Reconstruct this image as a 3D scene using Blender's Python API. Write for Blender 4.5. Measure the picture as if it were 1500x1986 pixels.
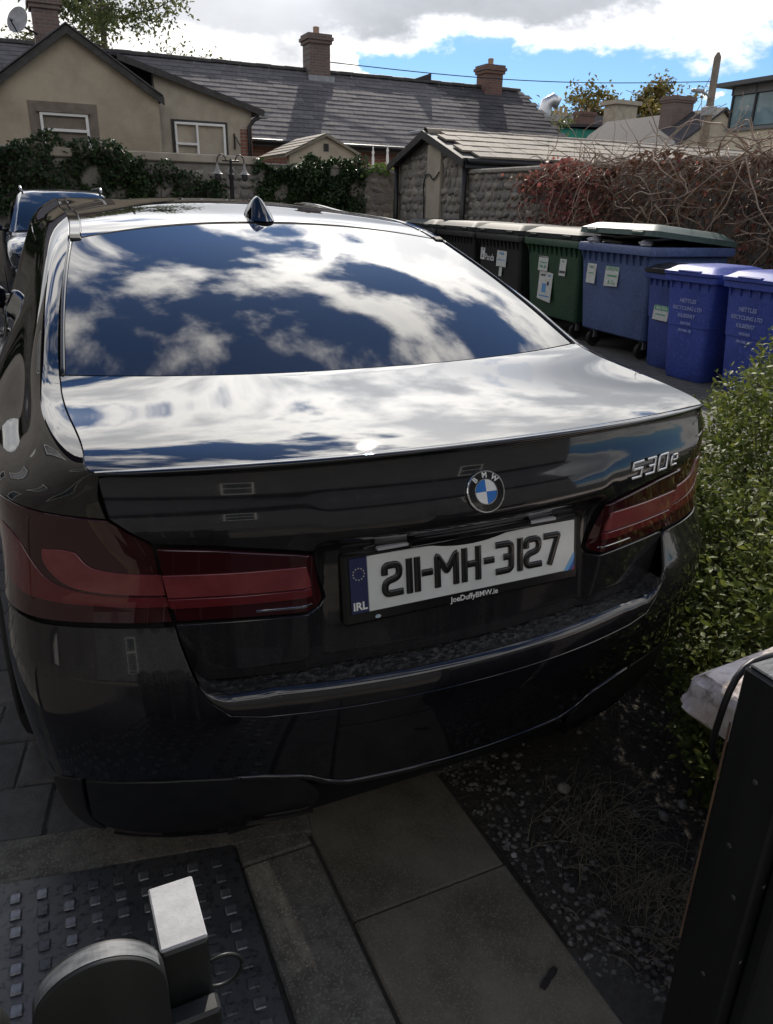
import bpy, math, random
import numpy as np
from mathutils import Vector, Matrix, geometry
R = math.radians
for o in list(bpy.data.objects): bpy.data.objects.remove(o)
SC = bpy.context.scene
COL = SC.collection

# ------------------------------------------------------------------ camera
cam = bpy.data.cameras.new('camera'); camo = bpy.data.objects.new('camera', cam); COL.objects.link(camo)
FW = Vector((0.39483225, 0.83781614, -0.37705652)); RT = Vector((0.90810721, -0.4181729, 0.02174212)); UPV = Vector((0.13945892, 0.35099223, 0.92593502))
camo.matrix_world = Matrix(((RT.x, UPV.x, -FW.x, -0.7381), (RT.y, UPV.y, -FW.y, -1.1163), (RT.z, UPV.z, -FW.z, 1.5012), (0, 0, 0, 1)))
cam.sensor_fit = 'VERTICAL'; cam.sensor_height = 24; cam.lens = 1462.03 / 1986 * 24
cam.clip_start = 0.02; cam.clip_end = 3000
SC.camera = camo

# ------------------------------------------------------------------ sun and sky
SUN_AZ, SUN_EL = R(25.5), R(33.0)          # azimuth from +Y towards +X
SUND = Vector((math.sin(SUN_AZ) * math.cos(SUN_EL), math.cos(SUN_AZ) * math.cos(SUN_EL), math.sin(SUN_EL)))
sun = bpy.data.lights.new('sun', 'SUN'); sun.energy = 3.4; sun.angle = R(0.55); sun.color = (1.0, 0.92, 0.81)
suno = bpy.data.objects.new('sun', sun); COL.objects.link(suno)
suno.rotation_euler = (-SUND).to_track_quat('-Z', 'Y').to_euler()
SC.view_settings.view_transform = 'Standard'; SC.view_settings.look = 'None'
SC.view_settings.exposure = 0.55; SC.view_settings.gamma = 1.0; SC.view_settings.use_curve_mapping = False
SC.cycles.max_bounces = 6; SC.cycles.diffuse_bounces = 3; SC.cycles.glossy_bounces = 4; SC.cycles.use_denoising = True
SC.cycles.sample_clamp_indirect = 8.0; SC.cycles.blur_glossy = 0.3

world = bpy.data.worlds.new('World'); SC.world = world; world.use_nodes = True
world.cycles.sampling_method = 'MANUAL'; world.cycles.sample_map_resolution = 512
def build_world():
    nt = world.node_tree; nt.nodes.clear(); L = nt.links.new
    def N(t, **k):
        n = nt.nodes.new(t)
        for a, b in k.items(): setattr(n, a, b)
        return n
    def val(x):
        return x
    def M(op, a, b=None, c=None, clamp=False):
        n = N('ShaderNodeMath', operation=op, use_clamp=clamp)
        for i, s in enumerate((a, b, c)):
            if s is None: continue
            if isinstance(s, (int, float)): n.inputs[i].default_value = s
            else: L(s, n.inputs[i])
        return n.outputs[0]
    def VM(op, a, b=None):
        n = N('ShaderNodeVectorMath', operation=op)
        for i, s in enumerate((a, b)):
            if s is None: continue
            if isinstance(s, tuple): n.inputs[i].default_value = s
            else: L(s, n.inputs[i])
        return n
    def MR(x, a, b, c=0., d=1., t='SMOOTHSTEP'):
        n = N('ShaderNodeMapRange', interpolation_type=t)
        L(x, n.inputs[0])
        for i, s in enumerate((a, b, c, d)):
            if isinstance(s, (int, float)): n.inputs[i + 1].default_value = s
            else: L(s, n.inputs[i + 1])
        return n.outputs[0]
    def NOISE(v, sc, det=8., ro=.55, dist=0.):
        n = N('ShaderNodeTexNoise'); L(v, n.inputs['Vector']); n.inputs['Scale'].default_value = sc
        n.inputs['Detail'].default_value = det; n.inputs['Roughness'].default_value = ro; n.inputs['Distortion'].default_value = dist
        return n.outputs[0]
    tc = N('ShaderNodeTexCoord'); d = VM('NORMALIZE', tc.outputs['Generated']).outputs[0]
    sx = N('ShaderNodeSeparateXYZ'); L(d, sx.inputs[0]); x, y, z = sx.outputs
    sky = N('ShaderNodeTexSky', sky_type='NISHITA'); sky.sun_disc = False; sky.sun_elevation = SUN_EL; sky.sun_rotation = SUN_AZ
    sky.air_density = 1.0; sky.dust_density = .15; sky.ozone_density = 2.0
    skm = VM('MULTIPLY', sky.outputs[0], (.62, .87, 1.20))
    skc = VM('SCALE', skm.outputs[0]); skc.inputs[3].default_value = 0.068
    # cloud plane, perspective-projected with a curved earth
    den = M('ADD', M('MAXIMUM', z, 0.0), 0.16)
    cb = N('ShaderNodeCombineXYZ'); L(M('DIVIDE', x, den), cb.inputs[0]); L(M('DIVIDE', y, den), cb.inputs[1]); cb.inputs[2].default_value = 11.3
    p = cb.outputs[0]
    n1 = NOISE(p, 3.1, 6, .57, .0)
    n2 = NOISE(p, .9, 2, .5)
    dens = M('ADD', M('MULTIPLY', n1, .72), M('MULTIPLY', n2, .30))
    th = MR(z, .42, .88, .385, .53, 'LINEAR')
    over = M('SUBTRACT', dens, th)
    # heaped banks towards the horizon and the broad grey deck above them (layers in direction space)
    mp = N('ShaderNodeMapping'); mp.inputs['Scale'].default_value = (1, 1, 1.9); mp.inputs['Location'].default_value = (.35, .1, .2); L(d, mp.inputs[0])
    n3 = NOISE(mp.outputs[0], 9.0, 6, .58, .0)
    n4 = NOISE(mp.outputs[0], 2.7, 2, .5)
    mixn = M('ADD', M('MULTIPLY', n3, .60), M('MULTIPLY', n4, .40))
    az = M('ARCTAN2', x, y)
    bank = M('ADD', M('MULTIPLY', M('SUBTRACT', mixn, .5), 1.5), M('ADD', MR(z, .050, .140, .15, -.24, 'LINEAR'), M('ADD', MR(az, .36, .44, .42, 0.), M('MULTIPLY', M('SUBTRACT', n4, .5), .3))))
    deck = M('ADD', M('MULTIPLY', M('SUBTRACT', z, MR(az, .34, .46, .152, .160)), 2.4), M('ADD', M('MULTIPLY', M('SUBTRACT', mixn, .5), .50), M('MULTIPLY', M('SUBTRACT', n4, .5), .1)))
    deckm = M('MULTIPLY', MR(deck, -.010, .035), MR(z, .24, .40, 1., 0.))
    c_hi = M('MULTIPLY', MR(over, .0, .10), MR(z, .16, .27))
    bfade = MR(z, .17, .26, 1., 0.)
    c_bk = M('MULTIPLY', MR(bank, .0, .030), bfade)
    cov = M('MAXIMUM', M('MAXIMUM', c_hi, c_bk), deckm)
    # thickness makes the cloud grey, thin rims stay bright
    t_hi = M('MULTIPLY', MR(over, .05, .22), MR(z, .25, .60, .75, .35))
    t_bk = M('MULTIPLY', M('MULTIPLY', MR(bank, .05, .24), MR(mixn, .44, .62, .08, .78)), bfade)
    t_dk = M('MULTIPLY', M('MULTIPLY', MR(deck, .022, .095), MR(z, .22, .36, 1., .0)), MR(az, .28, .46, .75, 1.))
    thick = M('MAXIMUM', M('MULTIPLY', t_hi, c_hi), M('MAXIMUM', t_bk, t_dk))
    dot = VM('DOT_PRODUCT', d, tuple(SUND)).outputs[1]
    pd = M('MAXIMUM', dot, 0.0)
    glow = M('ADD', M('MULTIPLY', M('POWER', pd, 4.0), 1.35), M('MULTIPLY', M('POWER', pd, 40.), 1.2))
    bright = M('MULTIPLY', M('ADD', 1.1, glow), MR(z, .12, .36, .52, 1.))
    dull = M('MULTIPLY', M('ADD', .38, M('MULTIPLY', glow, .07)), MR(mixn, .30, .70, 1.30, .78, 'LINEAR'))
    lum = M('ADD', M('MULTIPLY', bright, M('SUBTRACT', 1.0, thick)), M('MULTIPLY', dull, thick))
    tint = N('ShaderNodeMix', data_type='RGBA'); L(thick, tint.inputs[0]); tint.inputs[6].default_value = (1, .965, .91, 1); tint.inputs[7].default_value = (.88, .92, 1, 1)
    cc = VM('SCALE', tint.outputs[2]); L(lum, cc.inputs[3])
    mx = N('ShaderNodeMix', data_type='RGBA'); L(cov, mx.inputs[0]); L(skc.outputs[0], mx.inputs[6]); L(cc.outputs[0], mx.inputs[7])
    bg = N('ShaderNodeBackground'); L(mx.outputs[2], bg.inputs[0]); bg.inputs[1].default_value = 1.0
    out = N('ShaderNodeOutputWorld'); L(bg.outputs[0], out.inputs[0])
build_world()

# ------------------------------------------------------------------ helpers
RND = random.Random(7)
def tag(o, label=None, cat=None, group=None, kind=None):
    for k, v in (('label', label), ('category', cat), ('group', group), ('kind', kind)):
        if v: o[k] = v
    return o
def obj(name, me, parent=None):
    o = bpy.data.objects.new(name, me); COL.objects.link(o)
    if parent is not None: o.parent = parent
    return o
def empty(name, loc=(0, 0, 0), rz=0, label=None, cat=None, group=None):
    o = bpy.data.objects.new(name, None); COL.objects.link(o); o.location = loc; o.rotation_euler = (0, 0, rz); o.empty_display_size = .1
    return tag(o, label, cat, group)
def copy_tree(o, parent=None):
    k = o.copy(); COL.objects.link(k); k.parent = parent
    for ch in o.children: copy_tree(ch, k)
    return k
class MB:
    """collects vertices and faces of ONE piece"""
    def __init__(s): s.v = []; s.f = []
    def add(s, v, f):
        n = len(s.v); s.v += [tuple(map(float, p)) for p in v]; s.f += [tuple(i + n for i in q) for q in f]; return s
    def box(s, a, b, M=None):
        (x0, y0, z0), (x1, y1, z1) = a, b
        v = [(x0, y0, z0), (x1, y0, z0), (x1, y1, z0), (x0, y1, z0), (x0, y0, z1), (x1, y0, z1), (x1, y1, z1), (x0, y1, z1)]
        if M is not None: v = [tuple(M @ Vector(p)) for p in v]
        return s.add(v, [(0, 3, 2, 1), (4, 5, 6, 7), (0, 1, 5, 4), (1, 2, 6, 5), (2, 3, 7, 6), (3, 0, 4, 7)])
    def bbox(s, a, b, r=.01, M=None):
        """box with chamfered edges (convex: 24 corner points)"""
        (x0, y0, z0), (x1, y1, z1) = a, b
        r = min(r, (x1 - x0) / 2.01, (y1 - y0) / 2.01, (z1 - z0) / 2.01)
        me = []
        for sx, X in ((-1, x0), (1, x1)):
            for sy, Y in ((-1, y0), (1, y1)):
                for sz, Z in ((-1, z0), (1, z1)):
                    me.append((X, Y - sy * r, Z - sz * r)); me.append((X - sx * r, Y, Z - sz * r)); me.append((X - sx * r, Y - sy * r, Z))
        def id(i, j, k, a): return ((i * 2 + j) * 2 + k) * 3 + a
        f = []
        for i in (0, 1):
            q = [id(i, 0, 0, 0), id(i, 1, 0, 0), id(i, 1, 1, 0), id(i, 0, 1, 0)]; f.append(q if i else q[::-1])
            q = [id(0, i, 0, 1), id(1, i, 0, 1), id(1, i, 1, 1), id(0, i, 1, 1)]; f.append(q[::-1] if i else q)
            q = [id(0, 0, i, 2), id(1, 0, i, 2), id(1, 1, i, 2), id(0, 1, i, 2)]; f.append(q if i else q[::-1])
        for j in (0, 1):
            for k in (0, 1):
                f.append([id(0, j, k, 1), id(1, j, k, 1), id(1, j, k, 2), id(0, j, k, 2)])
                f.append([id(j, 0, k, 0), id(j, 1, k, 0), id(j, 1, k, 2), id(j, 0, k, 2)])
                f.append([id(j, k, 0, 0), id(j, k, 1, 0), id(j, k, 1, 1), id(j, k, 0, 1)])
        for i in (0, 1):
            for j in (0, 1):
                for k in (0, 1): f.append([id(i, j, k, 0), id(i, j, k, 1), id(i, j, k, 2)])
        if M is not None: me = [tuple(M @ Vector(p)) for p in me]
        s.add(me, f); s.fix = True; return s
    def tube(s, pts, r, n=8, cap=True):
        pts = [Vector(p) for p in pts]; m = len(pts); rs = r if isinstance(r, (list, tuple)) else [r] * m
        v = []; f = []; t0 = (pts[1] - pts[0]).normalized()
        up = Vector((0, 0, 1)) if abs(t0.z) < .9 else Vector((1, 0, 0)); u = t0.cross(up).normalized()
        for i, p in enumerate(pts):
            t = (pts[min(i + 1, m - 1)] - pts[max(i - 1, 0)]).normalized()
            u = (u - t * u.dot(t)); u = u.normalized() if u.length > 1e-6 else t.orthogonal().normalized(); w = t.cross(u)
            for k in range(n):
                a = 2 * math.pi * k / n; v.append(p + (u * math.cos(a) + w * math.sin(a)) * rs[i])
        for i in range(m - 1):
            for k in range(n): f.append((i * n + k, i * n + (k + 1) % n, (i + 1) * n + (k + 1) % n, (i + 1) * n + k))
        if cap: f.append(tuple(range(n))[::-1]); f.append(tuple((m - 1) * n + k for k in range(n)))
        return s.add(v, f)
    def lathe(s, prof, n=24, M=None, cap=True):
        """prof: (r,z) list, turned about Z"""
        v = []; f = []; m = len(prof)
        for r, z in prof:
            for k in range(n):
                a = 2 * math.pi * k / n; v.append((r * math.cos(a), r * math.sin(a), z))
        for i in range(m - 1):
            for k in range(n): f.append((i * n + k, i * n + (k + 1) % n, (i + 1) * n + (k + 1) % n, (i + 1) * n + k))
        if cap:
            if prof[0][0] > 1e-5: f.append(tuple(range(n))[::-1])
            if prof[-1][0] > 1e-5: f.append(tuple((m - 1) * n + k for k in range(n)))
        if M is not None: v = [tuple(M @ Vector(p)) for p in v]
        return s.add(v, f)
    def prism(s, poly, d, M=None):
        """poly in XY, extruded along +Z by d"""
        n = len(poly); v = [(x, y, 0) for x, y in poly] + [(x, y, d) for x, y in poly]
        f = [tuple(range(n))[::-1], tuple(range(n, 2 * n))] + [(i, (i + 1) % n, n + (i + 1) % n, n + i) for i in range(n)]
        if M is not None: v = [tuple(M @ Vector(p)) for p in v]
        return s.add(v, f)
    def grid(s, P, flip=False):
        """P: array (a,b,3)"""
        a, b = len(P), len(P[0]); v = [tuple(P[i][j]) for i in range(a) for j in range(b)]
        f = [(i * b + j, i * b + j + 1, (i + 1) * b + j + 1, (i + 1) * b + j) for i in range(a - 1) for j in range(b - 1)]
        if flip: f = [q[::-1] for q in f]
        return s.add(v, f)
    def mesh(s, name, mat, smooth=None):
        me = bpy.data.meshes.new(name); me.from_pydata(s.v, [], s.f)
        if getattr(s, 'fix', False): fix_normals(me)
        me.materials.append(mat); me.update()
        if smooth is True: me.shade_smooth()
        elif smooth: shade_angle(me, smooth)
        return me
    def build(s, name, mat, parent=None, smooth=None):
        return obj(name, s.mesh(name, mat, smooth), parent)
def fix_normals(me):
    import bmesh
    bm = bmesh.new(); bm.from_mesh(me); bmesh.ops.recalc_face_normals(bm, faces=bm.faces); bm.to_mesh(me); bm.free()
def shade_angle(me, ang):
    import bmesh
    bm = bmesh.new(); bm.from_mesh(me)
    for f in bm.faces: f.smooth = True
    for e in bm.edges:
        if len(e.link_faces) == 2: e.smooth = e.calc_face_angle(0) < R(ang)
        else: e.smooth = True
    bm.to_mesh(me); bm.free()
def bevel_mesh(me, w, seg=2, ang=30):
    import bmesh
    bm = bmesh.new(); bm.from_mesh(me)
    es = [e for e in bm.edges if len(e.link_faces) == 2 and e.calc_face_angle(0) > R(ang)]
    bmesh.ops.bevel(bm, geom=es, offset=w, segments=seg, profile=.5, affect='EDGES', clamp_overlap=True)
    for f in bm.faces: f.smooth = True
    for e in bm.edges:
        if len(e.link_faces) == 2: e.smooth = e.calc_face_angle(0) < R(40)
    bm.to_mesh(me); bm.free()

# ------------------------------------------------------------------ materials
MATS = {}
def mat(name, col=(.5, .5, .5), rough=.6, metal=0., ior=1.45, col2=None, nscale=8., nmix=.5, bump=0., bscale=60., coat=0., coords='Object',
        spec=None, detail=6., stretch=None, rough2=None, col3=None, n3scale=60., emit=None, bdist=.01, trans=0., lo=.35, hi=.65):
    if name in MATS: return MATS[name]
    m = bpy.data.materials.new(name); m.use_nodes = True; nt = m.node_tree; L = nt.links.new
    b = nt.nodes['Principled BSDF']
    b.inputs['Base Color'].default_value = (*col, 1); b.inputs['Roughness'].default_value = rough; b.inputs['Metallic'].default_value = metal
    b.inputs['IOR'].default_value = ior; b.inputs['Coat Weight'].default_value = coat; b.inputs['Coat Roughness'].default_value = .03
    if spec is not None: b.inputs['Specular IOR Level'].default_value = spec
    if trans: b.inputs['Transmission Weight'].default_value = trans
    tc = nt.nodes.new('ShaderNodeTexCoord'); src = tc.outputs[coords]
    if stretch:
        mp = nt.nodes.new('ShaderNodeMapping'); mp.inputs['Scale'].default_value = stretch; L(src, mp.inputs[0]); src = mp.outputs[0]
    def noise(sc, det=detail):
        n = nt.nodes.new('ShaderNodeTexNoise'); L(src, n.inputs['Vector']); n.inputs['Scale'].default_value = sc; n.inputs['Detail'].default_value = det
        n.inputs['Roughness'].default_value = .6; return n.outputs[0]
    def ramp(x, a, bb):
        n = nt.nodes.new('ShaderNodeMapRange'); L(x, n.inputs[0]); n.inputs[1].default_value = a; n.inputs[2].default_value = bb; n.inputs[3].default_value = 0; n.inputs[4].default_value = 1
        return n.outputs[0]
    cur = None
    if col2 is not None:
        mx = nt.nodes.new('ShaderNodeMix'); mx.data_type = 'RGBA'; fac = ramp(noise(nscale), lo, hi); L(fac, mx.inputs[0])
        mx.inputs[6].default_value = (*col, 1); mx.inputs[7].default_value = (*col2, 1); cur = mx.outputs[2]
        if rough2 is not None:
            mr = nt.nodes.new('ShaderNodeMapRange'); L(fac, mr.inputs[0]); mr.inputs[3].default_value = rough; mr.inputs[4].default_value = rough2; L(mr.outputs[0], b.inputs['Roughness'])
    if col3 is not None:
        mx = nt.nodes.new('ShaderNodeMix'); mx.data_type = 'RGBA'; L(ramp(noise(n3scale, 4), .52, .68), mx.inputs[0])
        if cur is not None: L(cur, mx.inputs[6])
        else: mx.inputs[6].default_value = (*col, 1)
        mx.inputs[7].default_value = (*col3, 1); cur = mx.outputs[2]
    if cur is not None: L(cur, b.inputs['Base Color'])
    if bump:
        bp = nt.nodes.new('ShaderNodeBump'); bp.inputs['Strength'].default_value = bump; bp.inputs['Distance'].default_value = bdist
        L(noise(bscale), bp.inputs['Height']); L(bp.outputs[0], b.inputs['Normal'])
    if emit: b.inputs['Emission Color'].default_value = (*emit, 1); b.inputs['Emission Strength'].default_value = 1
    MATS[name] = m; return m
def sweep(path, prof, closed_prof=True, cap=True):
    """path: list of (point, right, up) frames; prof: (a,b) in right/up; returns verts, faces"""
    n = len(prof); v = []; f = []
    for p, r, u in path:
        p = Vector(p); r = Vector(r); u = Vector(u)
        for a, b in prof: v.append(p + r * a + u * b)
    m = len(path)
    for i in range(m - 1):
        for k in range(n if closed_prof else n - 1):
            f.append((i * n + k, i * n + (k + 1) % n, (i + 1) * n + (k + 1) % n, (i + 1) * n + k))
    if cap and closed_prof: f.append(tuple(range(n))[::-1]); f.append(tuple((m - 1) * n + k for k in range(n)))
    return v, f
def text_mesh(name, s, size, mat_, extrude=.0, offset=0., align='CENTER', spacing=1., bevel=0., shear=0.):
    cu = bpy.data.curves.new(name, 'FONT'); cu.body = s; cu.size = size; cu.extrude = extrude; cu.offset = offset; cu.align_x = align; cu.align_y = 'CENTER'
    cu.space_character = spacing; cu.bevel_depth = bevel; cu.resolution_u = 3; cu.shear = shear; cu.bevel_resolution = 1
    o = bpy.data.objects.new(name, cu); COL.objects.link(o)
    dg = bpy.context.evaluated_depsgraph_get(); me = bpy.data.meshes.new_from_object(o.evaluated_get(dg))
    bpy.data.objects.remove(o); bpy.data.curves.remove(cu)
    me.materials.clear(); me.materials.append(mat_); me.name = name
    return me

def nspl(xk, yk):
    """natural cubic spline through knots; yk (n,...) ; returns f(x)->(len(x),...)"""
    xk=np.asarray(xk,float); yk=np.asarray(yk,float); n=len(xk)
    h=np.diff(xk); A=np.zeros((n,n)); B=np.zeros((n,)+yk.shape[1:]); A[0,0]=A[-1,-1]=1
    for i in range(1,n-1):
        A[i,i-1]=h[i-1];A[i,i]=2*(h[i-1]+h[i]);A[i,i+1]=h[i]
        B[i]=6*((yk[i+1]-yk[i])/h[i]-(yk[i]-yk[i-1])/h[i-1])
    M=np.linalg.solve(A,B.reshape(n,-1)).reshape(B.shape)
    def f(x):
        x=np.atleast_1d(np.asarray(x,float)); i=np.clip(np.searchsorted(xk,x)-1,0,n-2)
        sh=(-1,)+(1,)*(yk.ndim-1)
        xl=x-xk[i]; xr=xk[i+1]-x; hh=h[i]
        xl=xl.reshape(sh);xr=xr.reshape(sh);hh=hh.reshape(sh)
        return (M[i]*xr**3+M[i+1]*xl**3)/(6*hh)+(yk[i]/hh-M[i]*hh/6)*xr+(yk[i+1]/hh-M[i+1]*hh/6)*xl
    return f
UK=[0,.30,.556,.695,.81,.99,1.29,1.49,1.69,2.19,2.99,3.79,4.64,5.09,5.41,5.74,6.14]
BASE=[(0,.03),(.30,.053),(.55,.109),(.685,.156),(.80,.235),(.853,.40),(.876,.70),(.8945,.90),(.908,1.10),(.922,1.6),(.928,2.4),(.922,3.2),(.91,4.05),(.85,4.5),(.70,4.78),(.40,4.91),(0,4.95)]
VK=[.2,.30,.42,.55,.66,.72,.82,.92,1.0,1.13,1.25,1.31]
ZL=[.2,.30,.42,.55,.66,.72,.82,.92]
SX=[-.055,-.03,-.008,.012,.02,.016,0,-.012]   # side offset per level
RY=[.10,.025,-.020,-.048,-.050,-.036,0,.006]     # rear offset per level
UP={ # columns 0..15 for the rows 8..11
 8:[(0,.055,1.0),(.30,.078,1.0),(.55,.128,1.0),(.695,.168,1.0),(.793,.245,.995),(.84,.405,1.0),(.852,.70,1.005),(0.8615,0.9001,1.0115),(.868,1.1,1.02),(.85,1.6,1.03),(.845,2.4,1.02),(.84,3.2,.99),(.80,4.05,.90),(.77,4.42,.83),(.64,4.72,.78),(.38,4.86,.76),(0,4.9,.76)],
 9:[(0,.06,1.04),(.30,.08,1.04),(.55,.13,1.04),(.693,.165,1.045),(.762,.25,1.042),(.786,.42,1.052),(.782,.72,1.072),(0.7711,0.9060,1.1216),(.757,1.08,1.17),(.73,1.5,1.247),(.735,2.2,1.270),(.735,2.95,1.235),(.75,4.0,.94),(.71,4.35,.87),(.58,4.62,.82),(.34,4.76,.80),(0,4.8,.80)],
 10:[(0,.06,1.065),(.30,.08,1.065),(.55,.13,1.063),(.682,.158,1.068),(.716,.235,1.08),(.735,.425,1.098),(.735,.71,1.14),(0.7162,0.8890,1.2117),(.692,1.06,1.275),(.650,1.45,1.388),(.640,2.2,1.433),(.640,2.9,1.410),(.70,3.85,.99),(.66,4.25,.90),(.53,4.5,.855),(.32,4.62,.845),(0,4.66,.845)],
 11:[(0,.06,1.08),(.30,.08,1.08),(.55,.13,1.075),(.675,.152,1.078),(.686,.225,1.094),(.694,.42,1.110),(.692,.70,1.154),(0.6748,0.8737,1.2260),(.651,1.04,1.288),(.594,1.42,1.420),(.575,2.2,1.475),(.57,2.9,1.450),(.66,3.75,1.02),(.61,4.1,.93),(.48,4.3,.895),(.29,4.4,.885),(0,4.44,.885)],
}
NET=np.zeros((len(VK),len(UK),3))
for r,z in enumerate(ZL):
    for j,(x,y) in enumerate(BASE):
        side=min(1,max(0,(x/.93)))**3 if j<13 else (x/.93)
        rear=1/(1+math.exp((y-.32)/.07)) if j<9 else 0
        front=1/(1+math.exp((4.55-y)/.07)) if j>11 else 0
        NET[r,j]=(x+SX[r]*side*(1 if x>.6 else 0), y+RY[r]*rear-RY[r]*front, z)
for r in UP:
    NET[r]=UP[r]
_mk=[-x for x in UK[3:0:-1]]+UK
_fu=[nspl(_mk,np.concatenate([NET[r][3:0:-1]*[-1,1,1],NET[r]])) for r in range(len(VK))]
def body(u,v):
    """u,v arrays -> (n,3) ; u<0 mirrors"""
    u=np.atleast_1d(np.asarray(u,float));v=np.atleast_1d(np.asarray(v,float))
    s=np.where(u<0,-1.,1.);a=np.abs(u)
    rows=np.stack([f(a) for f in _fu])  # R,n,3
    # spline in v for each point: solve once via matrix
    W=vweights(v)                       # n,R
    P=np.einsum('nr,rnk->nk',W,rows)
    # bumper crease at v=.705 around the rear
    y=P[:,1]; w=1/(1+np.exp((y-.45)/.06)); d=np.sqrt((v-.705)**2+.004**2)
    P[:,1]-=w*.010*np.exp(-d/.035)*(a<2); 
    # shoulder crease along the side
    P[:,0]*=s
    return P
_eye=nspl(VK,np.eye(len(VK)))
def vweights(v): return _eye(v)
r11=nspl(UK,NET[11])
# lid rear surface y=f(x,z)
_pc=nspl([.60,.66,.72,.80,.86,.895,.915,.935,.955,.975,1.0,1.03,1.06,1.10],[.046,.046,.046,.050,.056,.055,.045,.020,.006,.006,.014,.027,.037,.045])
_pl=nspl([.60,.66,.72,.80,.86,.90,.93,.955,.975,1.0,1.03,1.06,1.10],[.04,.035,.03,.026,.022,.018,.014,.010,.009,.015,.027,.037,.045])
def lid(x,z):
    x=np.atleast_1d(np.asarray(x,float));z=np.atleast_1d(np.asarray(z,float))
    t=np.clip((np.abs(x)-.30)/.05,0,1);t=t*t*(3-2*t)
    return .26*x*x+_pc(z)*(1-t)+_pl(z)*t

# ------------------------------------------------------------------ black saloon car
def car_paint():
    m = bpy.data.materials.new('black_car_paint'); m.use_nodes = True; nt = m.node_tree; L = nt.links.new; b = nt.nodes['Principled BSDF']
    tc = nt.nodes.new('ShaderNodeTexCoord')
    def noise(sc, det, stretch=None):
        s = tc.outputs['Object']
        if stretch:
            mp = nt.nodes.new('ShaderNodeMapping'); mp.inputs['Scale'].default_value = stretch; L(s, mp.inputs[0]); s = mp.outputs[0]
        n = nt.nodes.new('ShaderNodeTexNoise'); L(s, n.inputs['Vector']); n.inputs['Scale'].default_value = sc; n.inputs['Detail'].default_value = det; n.inputs['Roughness'].default_value = .62
        return n.outputs[0]
    def mr(x, a, bb, c, d):
        n = nt.nodes.new('ShaderNodeMapRange'); L(x, n.inputs[0])
        for i, q in enumerate((a, bb, c, d)): n.inputs[i + 1].default_value = q
        return n.outputs[0]
    def mul(a, bb):
        n = nt.nodes.new('ShaderNodeMath'); n.operation = 'MULTIPLY'; L(a, n.inputs[0]); L(bb, n.inputs[1]); return n.outputs[0]
    sp = nt.nodes.new('ShaderNodeSeparateXYZ'); L(tc.outputs['Object'], sp.inputs[0])
    # road dust thrown up on the tail: speckle and faint vertical runs, thickest low on the rear
    low = mul(mul(mr(sp.outputs[2], .55, 1.02, 1., .5), mr(sp.outputs[1], .12, .42, 1., .12)), mul(mr(sp.outputs[2], 1.065, 1.09, 1., .04), mr(sp.outputs[2], .60, .68, .12, 1.)))
    runs = mr(noise(55, 6, (1, 1, .12)), .3, .7, .45, 1.)
    speck = mr(noise(420, 3), .50, .72, 0., 1.)
    patch = mr(noise(5, 5), .3, .7, .55, 1.)
    f1 = mul(mul(low, patch), mr(speck, 0, 1, .45, 1.)); f1 = mul(f1, runs)
    mx = nt.nodes.new('ShaderNodeMix'); mx.data_type = 'RGBA'; L(f1, mx.inputs[0]); mx.inputs[6].default_value = (.0055, .0055, .0075, 1); mx.inputs[7].default_value = (.055, .053, .052, 1)
    L(mx.outputs[2], b.inputs['Base Color'])
    L(mr(f1, 0, .8, .025, .20), b.inputs['Roughness'])
    b.inputs['IOR'].default_value = 1.5; b.inputs['Coat Weight'].default_value = .45; b.inputs['Coat Roughness'].default_value = .012; b.inputs['Coat IOR'].default_value = 1.5
    return m
PAINT = car_paint()
GBLACK = mat('gloss_black_trim', (.006, .006, .007), .06, ior=1.5)
SATIN = mat('satin_black_plastic', (.010, .010, .0105), .42, col2=(.017, .017, .017), nscale=30, bump=.08, bscale=600, bdist=.001)
DEEP = mat('matt_black_cavity', (.004, .004, .004), .85)
TINT = mat('dark_privacy_glass', (.012, .011, .012), .008, ior=1.75, coat=.35, col2=(.018, .017, .017), nscale=3)
CHROME = mat('bright_chrome', (.62, .63, .64), .12, metal=1.)
LENS = mat('smoked_red_lens', (.034, .006, .008), .03, ior=1.55, coat=.5)
REDBAR = mat('red_light_bar', (.22, .046, .050), .14, ior=1.5, coat=.6, col2=(.16, .032, .036), nscale=18)
REDDEEP = mat('deep_red_lens', (.12, .016, .019), .05, ior=1.5, coat=.6)
RUBBER = mat('black_rubber', (.011, .011, .012), .7, col2=(.022, .021, .02), nscale=40, bump=.2, bscale=300, bdist=.002)
ALLOY = mat('grey_alloy', (.28, .285, .29), .3, metal=.9)

def inpoly(px, py, poly):
    poly = np.asarray(poly); x0, y0 = poly[:, 0], poly[:, 1]; x1, y1 = np.roll(x0, -1), np.roll(y0, -1)
    c = np.zeros(len(px), bool)
    for a, b, cc, d in zip(x0, y0, x1, y1):
        if b == d: continue
        k = ((b > py) != (d > py)) & (px < (cc - a) * (py - b) / (d - b) + a); c ^= k
    return c
def densify(poly, h):
    out = []; n = len(poly)
    for i in range(n):
        a = np.array(poly[i]); b = np.array(poly[(i + 1) % n]); k = max(1, int(math.ceil(np.linalg.norm(b - a) / h)))
        for t in range(k): out.append(a + (b - a) * t / k)
    return np.array(out)
def smooth_poly(poly, corners, it=2):
    """Chaikin on all points except those indexed as corners"""
    pts = [(np.array(p, float), i in corners) for i, p in enumerate(poly)]
    for _ in range(it):
        out = []; n = len(pts)
        for i in range(n):
            p, ck = pts[i]
            if ck: out.append((p, True)); continue
            a = pts[i - 1][0]; b = pts[(i + 1) % n][0]
            out.append((p * .75 + a * .25, False)); out.append((p * .75 + b * .25, False))
        pts = out
    return [p for p, _ in pts]
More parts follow.
